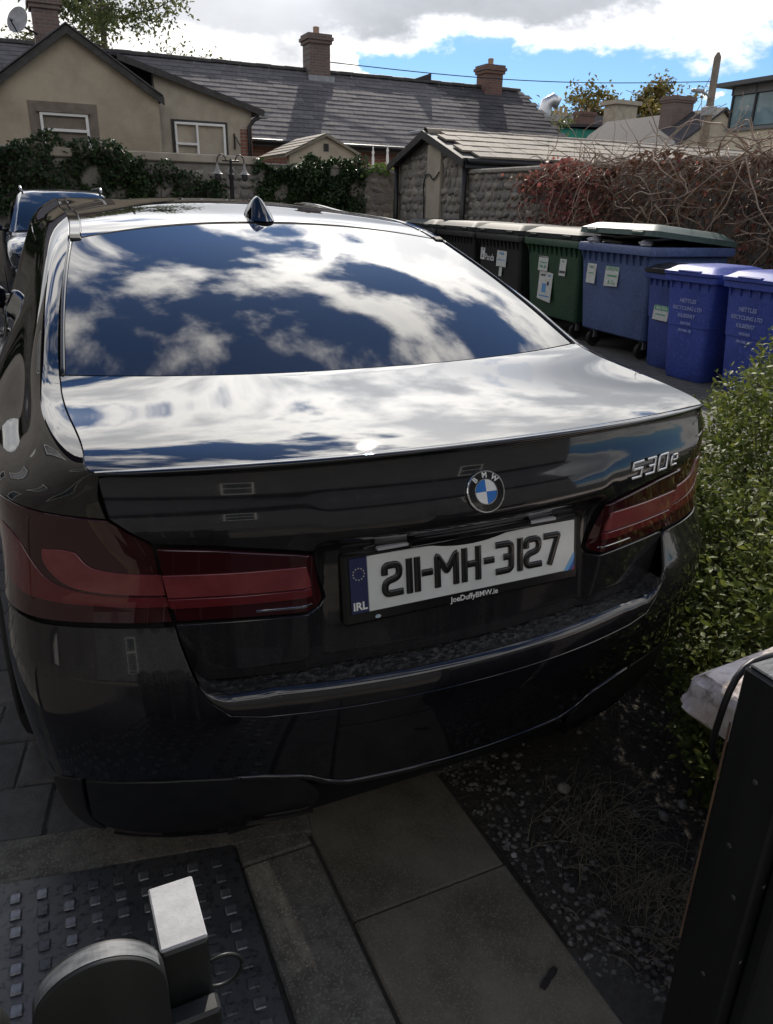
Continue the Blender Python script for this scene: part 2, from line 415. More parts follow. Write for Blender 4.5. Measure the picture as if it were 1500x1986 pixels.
def area2(p): p = np.asarray(p); return float(np.sum(p[:, 0] * np.roll(p[:, 1], -1) - np.roll(p[:, 0], -1) * p[:, 1]))
def shrink(poly, d):
    p = np.asarray(poly, float)
    if area2(p) < 0: p = p[::-1]
    a = p - np.roll(p, 1, 0); b = np.roll(p, -1, 0) - p
    def nn(e): e = e / (np.linalg.norm(e, axis=1, keepdims=True) + 1e-12); return np.stack([-e[:, 1], e[:, 0]], 1)
    n = nn(a) + nn(b); L = np.linalg.norm(n, axis=1, keepdims=True) + 1e-9; n = n / L
    return p + n * d * np.minimum(2., 2. / L)
def panel(name, poly, fn, h, m, parent, holes=(), gap=.002, depth=.008, off=0., sgn=1, pt=True, edge_soft=True):
    """a pressed panel: polygon in surface parameters, triangulated and laid on the surface fn(a,b)->xyz with true normals"""
    poly = densify(shrink(poly, gap), h); holes = [densify(shrink(q, -gap), h)[::-1] for q in holes]
    loops = [poly] + holes
    lo = poly.min(0); hi = poly.max(0)
    gx = np.arange(lo[0] + h * .5, hi[0], h); gy = np.arange(lo[1] + h * .5, hi[1], h); G = np.stack(np.meshgrid(gx, gy), -1).reshape(-1, 2)
    allb = np.concatenate(loops)
    k = inpoly(G[:, 0], G[:, 1], poly)
    for q in holes: k &= ~inpoly(G[:, 0], G[:, 1], q)
    G = G[k]
    if len(G):
        dmin = np.full(len(G), 9.)
        for i in range(0, len(allb), 400): dmin = np.minimum(dmin, np.sqrt(((G[:, None] - allb[None, i:i + 400]) ** 2).sum(-1)).min(1))
        G = G[dmin > h * .45]
    P2 = np.concatenate([allb, G]) if len(G) else allb
    edges = []; s = 0
    for q in loops:
        n = len(q); edges += [(s + i, s + (i + 1) % n) for i in range(n)]; s += n
    v2, e2, f2, ov, oe, of = geometry.delaunay_2d_cdt([Vector((float(a), float(b))) for a, b in P2], edges, [], 0, 1e-6)
    V2 = np.array([(p.x, p.y) for p in v2]); F = np.array([tuple(f) for f in f2])
    C = V2[F].mean(1); k = inpoly(C[:, 0], C[:, 1], poly)
    for q in holes: k &= ~inpoly(C[:, 0], C[:, 1], q)
    F = F[k]
    def surf(Q):
        e = 5e-4; P = fn(Q[:, 0], Q[:, 1]); A = fn(Q[:, 0] + e, Q[:, 1]) - fn(Q[:, 0] - e, Q[:, 1]); B = fn(Q[:, 0], Q[:, 1] + e) - fn(Q[:, 0], Q[:, 1] - e)
        n = np.cross(A, B) * sgn; n /= np.linalg.norm(n, axis=1, keepdims=True) + 1e-12
        return P + n * off, n
    P, Nn = surf(V2)
    ar = V2[F]; cr = (ar[:, 1, 0] - ar[:, 0, 0]) * (ar[:, 2, 1] - ar[:, 0, 1]) - (ar[:, 1, 1] - ar[:, 0, 1]) * (ar[:, 2, 0] - ar[:, 0, 0])
    F = np.where((cr * sgn > 0)[:, None], F, F[:, ::-1])
    verts = [tuple(p) for p in P]; nor = [tuple(n) for n in Nn]; faces = [tuple(int(i) for i in f) for f in F]
    for q in loops:                                     # folded-in edge
        Pq, Nq = surf(q); n = len(q); T = np.roll(Pq, -1, 0) - np.roll(Pq, 1, 0); S = np.cross(T, Nq) * sgn; S /= np.linalg.norm(S, axis=1, keepdims=True) + 1e-12
        b0 = len(verts); N0 = Nq + S * .9; N0 /= np.linalg.norm(N0, axis=1, keepdims=True)
        verts += [tuple(p) for p in Pq] + [tuple(p) for p in (Pq - Nq * depth)]; nor += [tuple(k_) for k_ in N0] + [tuple(k_) for k_ in S]
        for i in range(n):
            j = (i + 1) % n; f = (b0 + i, b0 + n + i, b0 + n + j, b0 + j); faces.append(f if sgn > 0 else f[::-1])
    me = bpy.data.meshes.new(name); me.from_pydata(verts, [], faces); me.materials.append(m); me.shade_smooth(); me.update()
    me.normals_split_custom_set_from_vertices(nor)
    return obj(name, me, parent)

def lidf(x, z):
    return np.stack([np.asarray(x, float) + 0 * np.asarray(z), lid(x, z), np.asarray(z, float) + 0 * np.asarray(x)], -1)
def mir(poly): return [(-a, b) for a, b in poly]

CAR = empty('saloon_car', (0, 0, 0), 0, 'black four-door saloon car with red tail lamps filling the foreground, rear towards us', 'car')
def u_at(y, v):
    lo, hi = 1.0, 5.3
    for _ in range(50):
        m_ = (lo + hi) / 2
        if body(m_, v)[0][1] < y: lo = m_
        else: hi = m_
    return (lo + hi) / 2
def arch(y0, z0, r, a0, a1, n=26):
    return [(u_at(y0 + r * math.cos(a), max(.201, z0 + r * math.sin(a))), max(.201, z0 + r * math.sin(a))) for a in np.linspace(a0, a1, n)]

LAMP_Q = [(.606, .944), (.640, .965), (.667, .991), (.735, 1.001), (.805, 1.0125), (.865, 1.015), (.965, .9975), (1.035, .9675), (1.075, .93), (1.085, .88), (1.06, .835), (.985, .803), (.895, .794), (.80, .794), (.71, .797), (.635, .797), (.585, .797), (.600, .86)]
def build_car():
    for s in (1, -1):
        mm = (lambda p: p) if s > 0 else mir
        # --- quarter panel with C-pillar and roof rail
        ra = arch(1.10, .335, .372, R(-20), R(142))
        lampo = [(.985, .803), (1.06, .835), (1.085, .88), (1.075, .93), (1.035, .9675), (.965, .9975), (.865, 1.015), (.805, 1.0125), (.735, 1.001), (.667, .991)]
        q = [(.680, 1.3095), (1.0, 1.3095), (2.0, 1.3095), (3.8, 1.3095), (4.5, 1.3095), (4.5, 1.02), (4.28, 1.012), (3.78, 1.19), (3.3, 1.208), (2.6, 1.205), (2.3, 1.165), (2.07, 1.085), (1.95, 1.035), (1.93, 1.005),
             (2.09, .95), (2.11, .75), (2.16, .55), (2.18, .33)] + ra + [(1.27, .640), (1.085, .737)] + lampo
        panel('quarter_panel', mm(q), body, .015, PAINT, CAR, sgn=1, depth=.012)
        # --- doors, sill, wings
        rd = [(1.95, 1.003), (2.09, .95), (2.11, .75), (2.16, .55), (2.18, .33), (3.05, .33), (3.05, 1.003)]
        panel('rear_door', mm(rd), body, .05, PAINT, CAR, sgn=1)
        fd = [(3.05, 1.003), (3.05, .33), (4.12, .33), (4.15, .7), (4.2, 1.0)]
        panel('front_door', mm(fd), body, .06, PAINT, CAR, sgn=1)
        panel('sill', mm([(2.06, .205), (4.24, .205), (4.2, .325), (2.1, .325)]), body, .08, SATIN, CAR, sgn=1)
        fa = arch(4.06, .335, .372, R(168), R(10))
        panel('front_wing', mm([(4.2, 1.0), (4.15, .7), (4.12, .33)] + fa + [(5.12, .50), (5.14, .80), (5.1, .99), (4.9, 1.28), (4.5, 1.30)]), body, .05, PAINT, CAR, sgn=1)
        # --- side glazing and its trim
        gl = [(1.96, 1.03), (2.09, 1.09), (2.31, 1.163), (2.6, 1.20), (3.3, 1.203), (3.76, 1.186), (4.25, 1.018), (3.0, 1.018)]
        panel('side_window', mm(gl), body, .05, TINT, CAR, sgn=1, off=-.004)
        tr = [(1.93, 1.004), (4.27, 1.004), (4.25, 1.018), (1.96, 1.022)]
        panel('window_trim', mm(tr), body, .04, GBLACK, CAR, sgn=1, off=.002, gap=0)
        # --- tail lamp in the quarter
        lq = panel('tail_lamp', mm(LAMP_Q), body, .014, LENS, CAR, sgn=1, gap=.0025, off=.002)
        lq['label'] = 'outer half of the smoked red tail lamp wrapping the corner'
        bar = [(.598, .891), (.64, .893), (.69, .897), (.718, .904), (.732, .930), (.750, .934), (.785, .932), (.790, .91), (.772, .880), (.745, .860), (.69, .853), (.64, .851), (.594, .850)]
        panel('light_bar', mm(smooth_poly(bar, {0, 4, 6, 12}, 2)), body, .012, REDBAR, lq, sgn=1, off=.0045, depth=.004, gap=.001)
        rf = [(.593, .847), (.66, .848), (.735, .853), (.785, .872), (.81, .905), (.835, .945), (.90, .962), (.95, .94), (.95, .89), (.90, .850), (.82, .832), (.70, .828), (.588, .826)]
        panel('lower_reflector', mm(smooth_poly(rf, {0, 12}, 2)), body, .014, REDDEEP, lq, sgn=1, off=.0035, depth=.003, gap=.001)
        rf2 = [(.975, .965), (1.01, .962), (1.045, .935), (1.03, .91), (.98, .93)]
        panel('side_reflector', mm(smooth_poly(rf2, set(), 2)), body, .014, REDBAR, lq, sgn=1, off=.0035, depth=.003, gap=.001)
        # --- tail lamp in the boot lid
        ll = [(.598, .951), (.50, .943), (.36, .922), (.332, .915), (.322, .87), (.308, .812), (.318, .800), (.342, .795), (.45, .796), (.573, .797), (.588, .864)]
        l2 = panel('tail_lamp', mm(ll), lidf, .014, LENS, CAR, sgn=1, gap=.003, off=.003)
        l2['label'] = 'inner half of the smoked red tail lamp on the boot lid'
        b2 = [(.590, .897), (.47, .895), (.347, .896), (.341, .868), (.338, .850), (.46, .849), (.584, .850)]
        panel('light_bar', mm(b2), lidf, .012, REDBAR, l2, sgn=1, off=.006, depth=.005, gap=.001)
        b3 = [(.584, .848), (.46, .847), (.338, .848), (.337, .830), (.46, .828), (.580, .828)]
        panel('lower_reflector', mm(b3), lidf, .012, REDDEEP, l2, sgn=1, off=.0075, depth=.006, gap=.001)
        panel('chrome_blade', mm([(.435, .812), (.335, .812), (.333, .808), (.435, .808)]), lidf, .02, CHROME, l2, sgn=1, off=.0052, depth=.003, gap=0)
    # --- boot lid: upright face
    half = [(.538, .662), (.551, .672), (.570, .755), (.577, .796), (.590, .864), (.6015, .954), (.632, .978), (.664, 1.003), (.671, 1.05), (.673, 1.071)]
    top = [(.55, 1.080), (.30, 1.089), (0, 1.092)]
    R_ = half + top; poly = R_ + [(-a, b) for a, b in R_[::-1][1:]]
    lamp_hole = [(.612, .952), (.50, .943), (.36, .922), (.332, .915), (.322, .87), (.308, .812), (.318, .800), (.342, .795), (.45, .796), (.590, .797), (.602, .864)]
    # cut the lamp bites out of the outline instead of islands, they touch the shut line
    Rb = [(.538, .662), (.551, .672), (.570, .755), (.576, .790), (.45, .790), (.340, .789), (.313, .795), (.302, .811), (.316, .87), (.326, .918), (.36, .928), (.50, .949), (.600, .9575), (.632, .978), (.664, 1.003), (.671, 1.05), (.673, 1.071)] + top
    poly = Rb + [(-a, b) for a, b in Rb[::-1][1:]]
    panel('boot_lid', poly, lidf, .012, PAINT, CAR, sgn=1, gap=.002, depth=.012)
    # --- boot lid: deck, built from its rear lip to the rear window
    ns, nt_ = 401, 121
    yc_e = lambda x: .030 + .262 * x * x
    def edge_r11(t):
        u = .70 + (1.245 - .70) * t; return r11(u)
    E_ = edge_r11(np.linspace(0, 1, nt_))
    def deck(s, t, i):
        xe = E_[i][0] - .0015; x = s * xe
        ye = E_[i][1]; yc = .030 + (.535 - .030) * t
        zc = 1.102 + .0365 * (t + .2 * t * (1 - t)) - .0055 * (1 - t) ** 7; ze = E_[i][2] - .001 + .003 * (1 - t)
        w = abs(s) ** 2.4
        return (x, yc + (ye - yc) * abs(s) ** 2.3, zc + (ze - zc) * w)
    G = [[deck(s, t, i) for s in np.linspace(-1, 1, ns)] for i, t in enumerate(np.linspace(0, 1, nt_))]
    mb = MB().grid(G)
    for s0 in (0, -1):
        col = [G[i][s0] for i in range(nt_)]; low = [(x, y, z - .014) for x, y, z in col]
        mb.grid([col, low], flip=(s0 == 0))
    mb.grid([[(x, y, z - .014) for x, y, z in G[-1]], G[-1]], flip=True)
    dk = mb.build('boot_deck', PAINT, CAR); shade_angle(dk.data, 40)
    # --- lip spoiler along the rear edge
    path = []; NP = 73
    for s in np.linspace(-1, 1, NP):
        x, y, z = deck(s, 0, 0); path.append((x, y, z, 1 - abs(s) ** 10))
    prof = [(.022, .0005), (.006, .0022), (-.006, .0032), (-.012, .0022), (-.0140, -.0012), (-.0125, -.0065), (-.004, -.0115), (.012, -.0185), (.020, -.024), (.026, -.018)]
    V = []; F = []
    for x, y, z, e in path:
        for a, b in prof: V.append((x * 1.0, y + a * (.55 + .45 * e) + (0 if a > 0 else 0), z + b * (.5 + .5 * e)))
    n = len(prof)
    for i in range(NP - 1):
        for k in range(n): F.append((i * n + k, (i + 1) * n + k, (i + 1) * n + (k + 1) % n, i * n + (k + 1) % n))
    F += [tuple(range(n)), tuple(range((NP - 1) * n, NP * n))[::-1]]
    lp = MB().add(V, F).build('lip_spoiler', PAINT, CAR); fix_normals(lp.data); shade_angle(lp.data, 75)
    # --- rear window, black frit border, roof
    ecache = {}
    def glass(s, t, inset=0., dz=0.):
        u = 1.245 + (2.075 - 1.245) * t
        sn = math.sin(math.pi * t); e = (.6945 - .0903 * t + .008 * sn, .6613 + .6664 * t, 1.1422 + .2536 * t + .008 * sn)
        yc = .535 + (1.425 - .535) * t; zc = 1.1385 + (1.440 - 1.1385) * t + .022 * math.sin(math.pi * t)
        x = s * (e[0] - inset); w = abs(s) ** 2.3
        return (x, yc + (e[1] - yc) * w, zc + (e[2] - zc) * w + dz)
    GG = [[glass(s, t, .012, -.002) for s in np.linspace(-1, 1, 561)] for t in np.linspace(0.006, .992, 141)]
    MB().grid(GG).build('rear_window', TINT, CAR, True)
    for sg in (-1, 1):                                   # rubber seal down each side of the glass
        pts = [Vector(glass(sg, t, .006, -.003)) for t in np.linspace(0.0, .985, 30)]
        MB().tube(pts, .0055, 8).build('window_seal', GBLACK, CAR, True)
    MB().tube([Vector(glass(s, 1.0, .02, -.006)) for s in np.linspace(-1, 1, 41)], .0055, 8).build('window_seal', DEEP, CAR, True)
    rcache = {}
    def roofp(s, t, inset):
        u = 2.085 + (3.80 - 2.085) * t; yc = 1.43 + (3.02 - 1.43) * t
        if t not in rcache: rcache[t] = (tuple(float(q) for q in r11(u)[0]), float(ROOFC(yc)[0]))
        e, zc = rcache[t]; x = s * (e[0] - inset); w = abs(s) ** 2.2
        return (x, yc + (e[1] - yc) * w, zc + (e[2] - zc) * w)
    ROOFC = nspl([1.3, 1.43, 1.6, 1.9, 2.25, 2.6, 2.9, 3.1], [1.408, 1.443, 1.469, 1.498, 1.512, 1.507, 1.486, 1.462])
    RG = [[roofp(s, t, .034) for s in np.linspace(-1, 1, 301)] for t in np.linspace(0, 1, 121)]
    mb = MB().grid(RG); mb.grid([[(x, y + .012, z - .012) for x, y, z in RG[0]], RG[0]])
    rf = mb.build('roof_panel', PAINT, CAR); shade_angle(rf.data, 40)
    for sg in (-1, 1):                                   # roof ditch strip with its rubber end
        a = []; b = []
        for t in np.linspace(0, 1, 45):
            p0 = roofp(sg, t, .030); p1 = roofp(sg, t, .002); a.append((p0[0], p0[1], p0[2] - .003)); b.append((p1[0], p1[1], p1[2] - .004))
        mb = MB().grid([a, b], flip=(sg < 0)); mb.grid([[(x, y, z - .01) for x, y, z in a], a], flip=(sg < 0))
        mb.build('roof_strip', GBLACK, CAR, 40)
        c0 = Vector(roofp(sg, 0, .016)); MB().bbox((-.017, -.022, -.008), (.017, .012, .0035), .004, Matrix.Translation(c0) @ Matrix.Rotation(R(18), 4, 'X')).build('strip_end', RUBBER, CAR)
        MB().tube([Vector(roofp(sg, t, .0315)) + Vector((0, 0, .0005)) for t in np.linspace(0, 1, 40)], .0022, 6).build('drip_rail', GBLACK, CAR, True)
    # --- shark-fin aerial
    fin0 = Vector((0, 1.49, float(ROOFC(1.49)[0])))
    V = []; NF = 15; rows = 11
    for j in range(rows):
        h = j / (rows - 1); z = .064 * h ** .9
        y0 = -.075 + .085 * h ** .75; y1 = .085 - .055 * h ** 1.3; w = .038 * max(0, 1 - h ** 1.15) ** .95 + .006 * (1 - h ** 8) ** .5 + .0015
        for k in range(NF * 2):
            a = 2 * math.pi * k / (NF * 2); ca, sa = math.cos(a), math.sin(a)
            V.append((w * sa, (y0 + y1) / 2 + (y1 - y0) / 2 * math.copysign(abs(ca) ** .85, ca), z + .055 * (-(y0 + y1) / 2) * 0))
    n = NF * 2; F = [(i * n + k, i * n + (k + 1) % n, (i + 1) * n + (k + 1) % n, (i + 1) * n + k) for i in range(rows - 1) for k in range(n)] + [tuple(range((rows - 1) * n, rows * n))]
    mf = MB().add([tuple(Vector(p) + fin0 + Vector((0, 0, p[1] * .12 - .002))) for p in V], F).build('aerial_fin', PAINT, CAR); fix_normals(mf.data); mf.data.shade_smooth()
    # --- rear bumper
    ra = arch(1.10, .335, .372, R(142), R(186), 10)
    up = [(0, .606), (.30, .606), (.44, .607), (.505, .616), (.540, .650), (.562, .690), (.580, .7625), (.584, .790), (.635, .791), (.71, .791), (.80, .788), (.895, .788), (.985, .797), (1.03, .80), (1.085, .731), (1.27, .634)]
    lowb = [(1.30, .36), (1.0, .372), (.87, .415), (.80, .445), (.65, .463), (.45, .447), (.36, .430), (.315, .402), (.27, .388), (0, .384)]
    H_ = up + ra[:-1] + lowb; poly = H_[:-1] + [(0, .384)] + [(-a, b) for a, b in H_[::-1][1:-1]]
    panel('rear_bumper', poly, body, .016, PAINT, CAR, sgn=1, gap=.0018, depth=.012)
    # rolled top edge and the ribbed loading step behind it
    us = np.linspace(-.556, .556, 101); au = np.abs(us)
    vb = np.interp(au, [0, .44, .505, .54, .556], [.6065, .6075, .6165, .6505, .682]); kk = np.interp(au, [0, .42, .50, .54, .556], [1, 1, .75, .30, .1])
    P = body(us, vb); a = []
    for dy, dz in [(0, 0), (.0003, .012), (.0015, .024), (.004, .034), (.008, .042), (.0135, .0475), (.020, .0500)]:
        a.append([(p[0], p[1] + dy, p[2] + dz * k_) for p, k_ in zip(P, kk)])
    MB().grid(a).build('bumper_edge', PAINT, CAR, True)
    a = []
    for dy, dz in [(.020, .0500), (.0225, .0475), (.040, .0485), (.060, .050), (.085, .052), (.135, .056)]:
        a.append([(p[0], p[1] + dy + .0005, p[2] + dz * k_) for p, k_ in zip(P, kk)])
    MB().grid(a).build('loading_step', STEPM, CAR, 30)
    ub = np.linspace(-.50, .50, 61); vbb = np.interp(np.abs(ub), [0, .27, .315, .36, .45, .5], [.384, .388, .402, .430, .447, .451]); Pb = body(ub, vbb)
    MB().tube([(p[0], p[1] + .001, p[2] - .001) for p in Pb], .0065, 8).build('lower_bead', PAINT, CAR, True)
    # --- lower bumper inserts, diffuser, exhaust trims
    for s in (1, -1):
        mm = (lambda p: p) if s > 0 else mir
        ins = [(.375, .425), (.45, .440), (.65, .456), (.775, .441), (.790, .30), (.76, .232), (.49, .222), (.475, .245), (.33, .300), (.318, .36)]
        panel('bumper_insert', mm(smooth_poly(ins, {3, 4}, 1)), body, .025, SATIN, CAR, sgn=1, off=-.002)
        ins2 = [(.781, .440), (.80, .436), (.865, .408), (.90, .36), (.905, .30), (.875, .25), (.80, .215), (.766, .225), (.797, .30)]
        panel('bumper_corner', mm(smooth_poly(ins2, {0}, 1)), body, .025, SATIN, CAR, sgn=1, off=-.002)
        ex = [(.325, .286), (.34, .303), (.47, .293), (.478, .268), (.455, .258)]
        panel('exhaust_trim', mm(ex), body, .03, GBLACK, CAR, sgn=1, off=.006, depth=.05)
        panel('bumper_blade', mm([(.49, .220), (.76, .228), (.755, .214), (.50, .208)]), body, .03, GBLACK, CAR, sgn=1, off=.004, depth=.02)
    us = np.linspace(-.36, .36, 31)
    rows = [(.384, .012), (.36, .050), (.30, .085), (.22, .12)]
    D = [[(p[0], p[1] + d, p[2]) for p in body(us, np.full(len(us), v))] for v, d in rows]
    MB().grid(D, flip=True).build('diffuser', SATIN, CAR, True)
    # --- hidden inner shell so nothing can be seen through the shut lines
    for s in (1, -1):
        U = np.concatenate([np.linspace(.605, 1.25, 36), np.linspace(1.3, 5.9, 60)]) * s; Vv = np.concatenate([np.linspace(.24, .92, 22), np.linspace(.95, 1.30, 14)])
        UU, VV = np.meshgrid(U, Vv); e = 1e-3; P = body(UU.ravel(), VV.ravel()); A = body(UU.ravel() + e, VV.ravel()) - P; B = body(UU.ravel(), VV.ravel() + e) - P
        nn = np.cross(A, B); nn /= np.linalg.norm(nn, axis=1, keepdims=True); P = (P - nn * .016).reshape(UU.shape + (3,))
        V = [tuple(p) for p in P.reshape(-1, 3)]; F = []; a_, b_ = UU.shape
        for i in range(a_ - 1):
            for j in range(b_ - 1):
                c_ = P[i:i + 2, j:j + 2].mean((0, 1))
                if any(math.hypot(c_[1] - yy, c_[2] - .335) < .40 for yy in (1.10, 4.06)): continue
                F.append((i * b_ + j, i * b_ + j + 1, (i + 1) * b_ + j + 1, (i + 1) * b_ + j))
        MB().add(V, F).build('inner_shell', DEEP, CAR, True)
    xs = np.linspace(-.60, .60, 31); zs = np.linspace(.62, 1.085, 20)
    D = [[(x, float(lid(x, z)[0]) + .022, z) for x in xs] for z in zs]
    MB().grid(D).build('inner_shell', DEEP, CAR, True)
    MB().box((-.62, .55, .19), (.62, 4.5, .215)).build('floor_pan', DEEP, CAR)
    MB().box((-.50, .16, .22), (.50, .24, .60)).build('bumper_beam', DEEP, CAR)
    # --- bonnet, windscreen, nose (away from us)
    def front(t0, t1, c0, c1, name, m, n=25, inset=.004):
        us_ = np.linspace(t0, t1, n); E = r11(us_); G = []
        for i, t in enumerate(np.linspace(0, 1, n)):
            yc, zc = c0[0] + (c1[0] - c0[0]) * t, c0[1] + (c1[1] - c0[1]) * t + .03 * math.sin(math.pi * t)
            G.append([(s * (E[i][0] - inset), yc + (E[i][1] - yc) * s * s, zc + (E[i][2] - zc) * s * s) for s in np.linspace(-1, 1, 31)])
        MB().grid(G).build(name, m, CAR, True)
    front(3.82, 4.62, (3.04, 1.462), (3.86, 1.06), 'windscreen', TINT)
    front(4.64, 6.1, (3.88, 1.05), (4.46, .885), 'bonnet', PAINT)
    UU, VV = np.meshgrid(np.linspace(-1, 1, 61), np.linspace(.21, 1.30, 25)); ug = np.where(UU >= 0, 1, -1) * (6.14 - (1 - np.abs(UU)) * 0 - np.abs(UU) * 0)
    P = body((6.14 - np.abs(UU) * 1.02).ravel(), VV.ravel()).reshape(UU.shape + (3,)); P[..., 0] = np.abs(P[..., 0]) * np.sign(UU)
    MB().grid(P.tolist(), flip=True).build('front_bumper', PAINT, CAR, True)
    for s in (1, -1):
        MB().bbox((min(.05 * s, .32 * s), 4.935, .45), (max(.05 * s, .32 * s), 4.965, .72), .012).build('kidney_grille', GBLACK, CAR)
        panel('headlamp', [(a * s, b) for a, b in [(5.12, .70), (5.45, .66), (5.50, .72), (5.30, .78), (5.10, .80)]], body, .03, mat('headlamp_glass', (.25, .27, .3), .05, ior=1.5, coat=.5), CAR, sgn=1, off=.004)
    # --- wheels
    for s in (1, -1):
        for yy in (1.10, 4.06):
            w = empty('wheel', (s * .795, yy, .335)); w.parent = CAR
            Mx = Matrix.Rotation(R(90) * s, 4, 'Y')
            prof = [(.235, -.12), (.30, -.122), (.325, -.112), (.337, -.085), (.340, -.03), (.340, .03), (.337, .085), (.325, .112), (.30, .122), (.235, .118)]
            MB().lathe(prof, 48, Mx, cap=False).build('tyre', RUBBER, w, 50)
            rim = [(.236, -.12), (.240, .10), (.236, .112), (.226, .115), (.220, .09), (.205, .06), (.20, -.10)]
            MB().lathe(rim, 40, Mx, cap=False).build('rim', ALLOY, w, 40)
            MB().lathe([(.045, .02), (.06, .07), (.05, .09), (.0, .092)], 20, Mx, cap=False).build('hub', ALLOY, w, 40)
            MB().lathe([(.0, .0), (.17, .0), (.17, .02), (0, .02)], 28, Mx, cap=False).build('brake_disc', mat('brake_iron', (.12, .11, .10), .45, metal=.8), w, 40)
            sp = MB()
            sp.bbox((-.018, .04, .05), (.018, .222, .085), .006)
            me = sp.mesh('spoke', ALLOY, 30)
            for k in range(10):
                o_ = obj('spoke', me, w); o_.matrix_local = Mx @ Matrix.Rotation(2 * math.pi * k / 10, 4, 'Z')
            MB().add(*arch_liner(s, yy)).build('arch_liner', DEEP, CAR, True)
    # --- door mirrors and handles
    for s in (1, -1):
        b0 = Vector((s * .93, 3.38, 1.03)); V = []; rows, n = 9, 16
        for j in range(rows):
            t = j / (rows - 1); r = math.sin(math.pi * (.06 + .90 * t)) ** .6
            for k in range(n):
                a = 2 * math.pi * k / n; V.append((s * (-.10 + .22 * t), .055 * r * math.cos(a) + .02 * t, .075 * r * math.sin(a)))
        F = [(i * n + k, i * n + (k + 1) % n, (i + 1) * n + (k + 1) % n, (i + 1) * n + k) for i in range(rows - 1) for k in range(n)] + [tuple(range(n))[::-1], tuple(range((rows - 1) * n, rows * n))]
        mo = MB().add([tuple(Vector(p) + b0) for p in V], F).build('door_mirror', PAINT, CAR); fix_normals(mo.data); mo.data.shade_smooth()
        MB().bbox((min(s * .86, s * 1.03), 3.325, .98), (max(s * .86, s * 1.03), 3.335, 1.08), .004).build('mirror_glass', mat('mirror', (.7, .72, .74), .02, metal=1.), mo)
        MB().tube([Vector((s * .84, 3.38, .985)), Vector((s * .89, 3.38, .995)), b0], [.03, .024, .03], 10).build('mirror_arm', GBLACK, mo, True)
        for yy in (1.98, 2.92):
            p = Vector(body(s * u_at(yy, .93), .93)[0]); q = Vector(body(s * u_at(yy + .24, .93), .93)[0])
            o_ = MB().tube([p, p.lerp(q, .15) + Vector((s * .035, 0, 0)), p.lerp(q, .5) + Vector((s * .042, 0, .002)), p.lerp(q, .85) + Vector((s * .035, 0, 0)), q], [.012, .013, .013, .013, .012], 10).build('door_handle', PAINT, CAR, True)
def arch_liner(s, yy):
    V = []; F = []; n = 25
    for k in range(n):
        a = R(-10) + R(200) * k / (n - 1)
        for x in (.62, .90): V.append((s * x, yy + .385 * math.cos(a), .335 + .385 * math.sin(a)))
    for k in range(n - 1): F.append((2 * k, 2 * k + 1, 2 * k + 3, 2 * k + 2))
    c = len(V); V.append((s * .62, yy, .335)); F += [(c, 2 * k, 2 * k + 2) for k in range(n - 1)]
    return V, F
STEPM = mat('dusty_ribbed_plastic', (.010, .010, .010), .5, col2=(.075, .072, .070), nscale=75, lo=.48, hi=.66, bump=1., bscale=70, bdist=.012, spec=.5)
build_car()

# --- number plate, badges
def stroke(pts, w, d, M, rad=0.0, closed=False):
    """raised letter stroke: 2-D centre line swept with a pillow profile, mitred at the corners"""
    P = [np.array(p, float) for p in pts]; n = len(P); V = []; F = []
    prof = [(-.5, 0), (-.5, .45), (-.42, .78), (-.24, 1.), (.24, 1.), (.42, .78), (.5, .45), (.5, 0)]
    for i in range(n):
        a = P[i] - P[i - 1] if (i > 0 or closed) else P[1] - P[0]
        b = (P[(i + 1) % n] - P[i]) if (i < n - 1 or closed) else a
        a = a / np.linalg.norm(a); b = b / np.linalg.norm(b); t = a + b; t /= np.linalg.norm(t); nn = np.array([-t[1], t[0]]); k = 1 / max(.5, abs(float(np.dot(t, a))))
        for q, h in prof:
            xy = P[i] + nn * q * w * k; V.append(tuple(M @ Vector((xy[0], xy[1], h * d))))
    m = len(prof)
    for i in range(n if closed else n - 1):
        j = (i + 1) % n
        for k in range(m - 1): F.append((i * m + k, j * m + k, j * m + k + 1, i * m + k + 1))
    if not closed: F += [tuple(range(m)), tuple(range((n - 1) * m, n * m))[::-1]]
    return V, F
def rounded(pts, r, closed=False, k=4):
    out = []; n = len(pts)
    for i, p in enumerate(pts):
        p = np.array(p, float)
        if not closed and i in (0, n - 1): out.append(p); continue
        a = np.array(pts[i - 1], float) - p; b = np.array(pts[(i + 1) % n], float) - p; la, lb = np.linalg.norm(a), np.linalg.norm(b); q = min(r, la * .49, lb * .49)
        s, e = p + a / la * q, p + b / lb * q
        for t in np.linspace(0, 1, k + 1): out.append(s * (1 - t) ** 2 + p * 2 * t * (1 - t) + e * t * t)
    return out
W_, H_ = .040, .071
GLYPH = {'1': [[(.012, 0), (.012, 1)]], '-': [[(0, .5), (.024, .5)]],
 '2': [[(0, .80), (0, 1), (1, 1), (1, .55), (0, .42), (0, 0), (1, 0)]], '3': [[(0, 1), (1, 1), (1, 0), (0, 0)], [(.38, .51), (.84, .51)]],
 '7': [[(0, 1), (1, 1), (.35, 0)]], 'M': [[(0, 0), (0, 1), (.5, .42), (1, 1), (1, 0)]], 'H': [[(0, 0), (0, 1)], [(1, 0), (1, 1)], [(.14, .5), (.86, .5)]]}
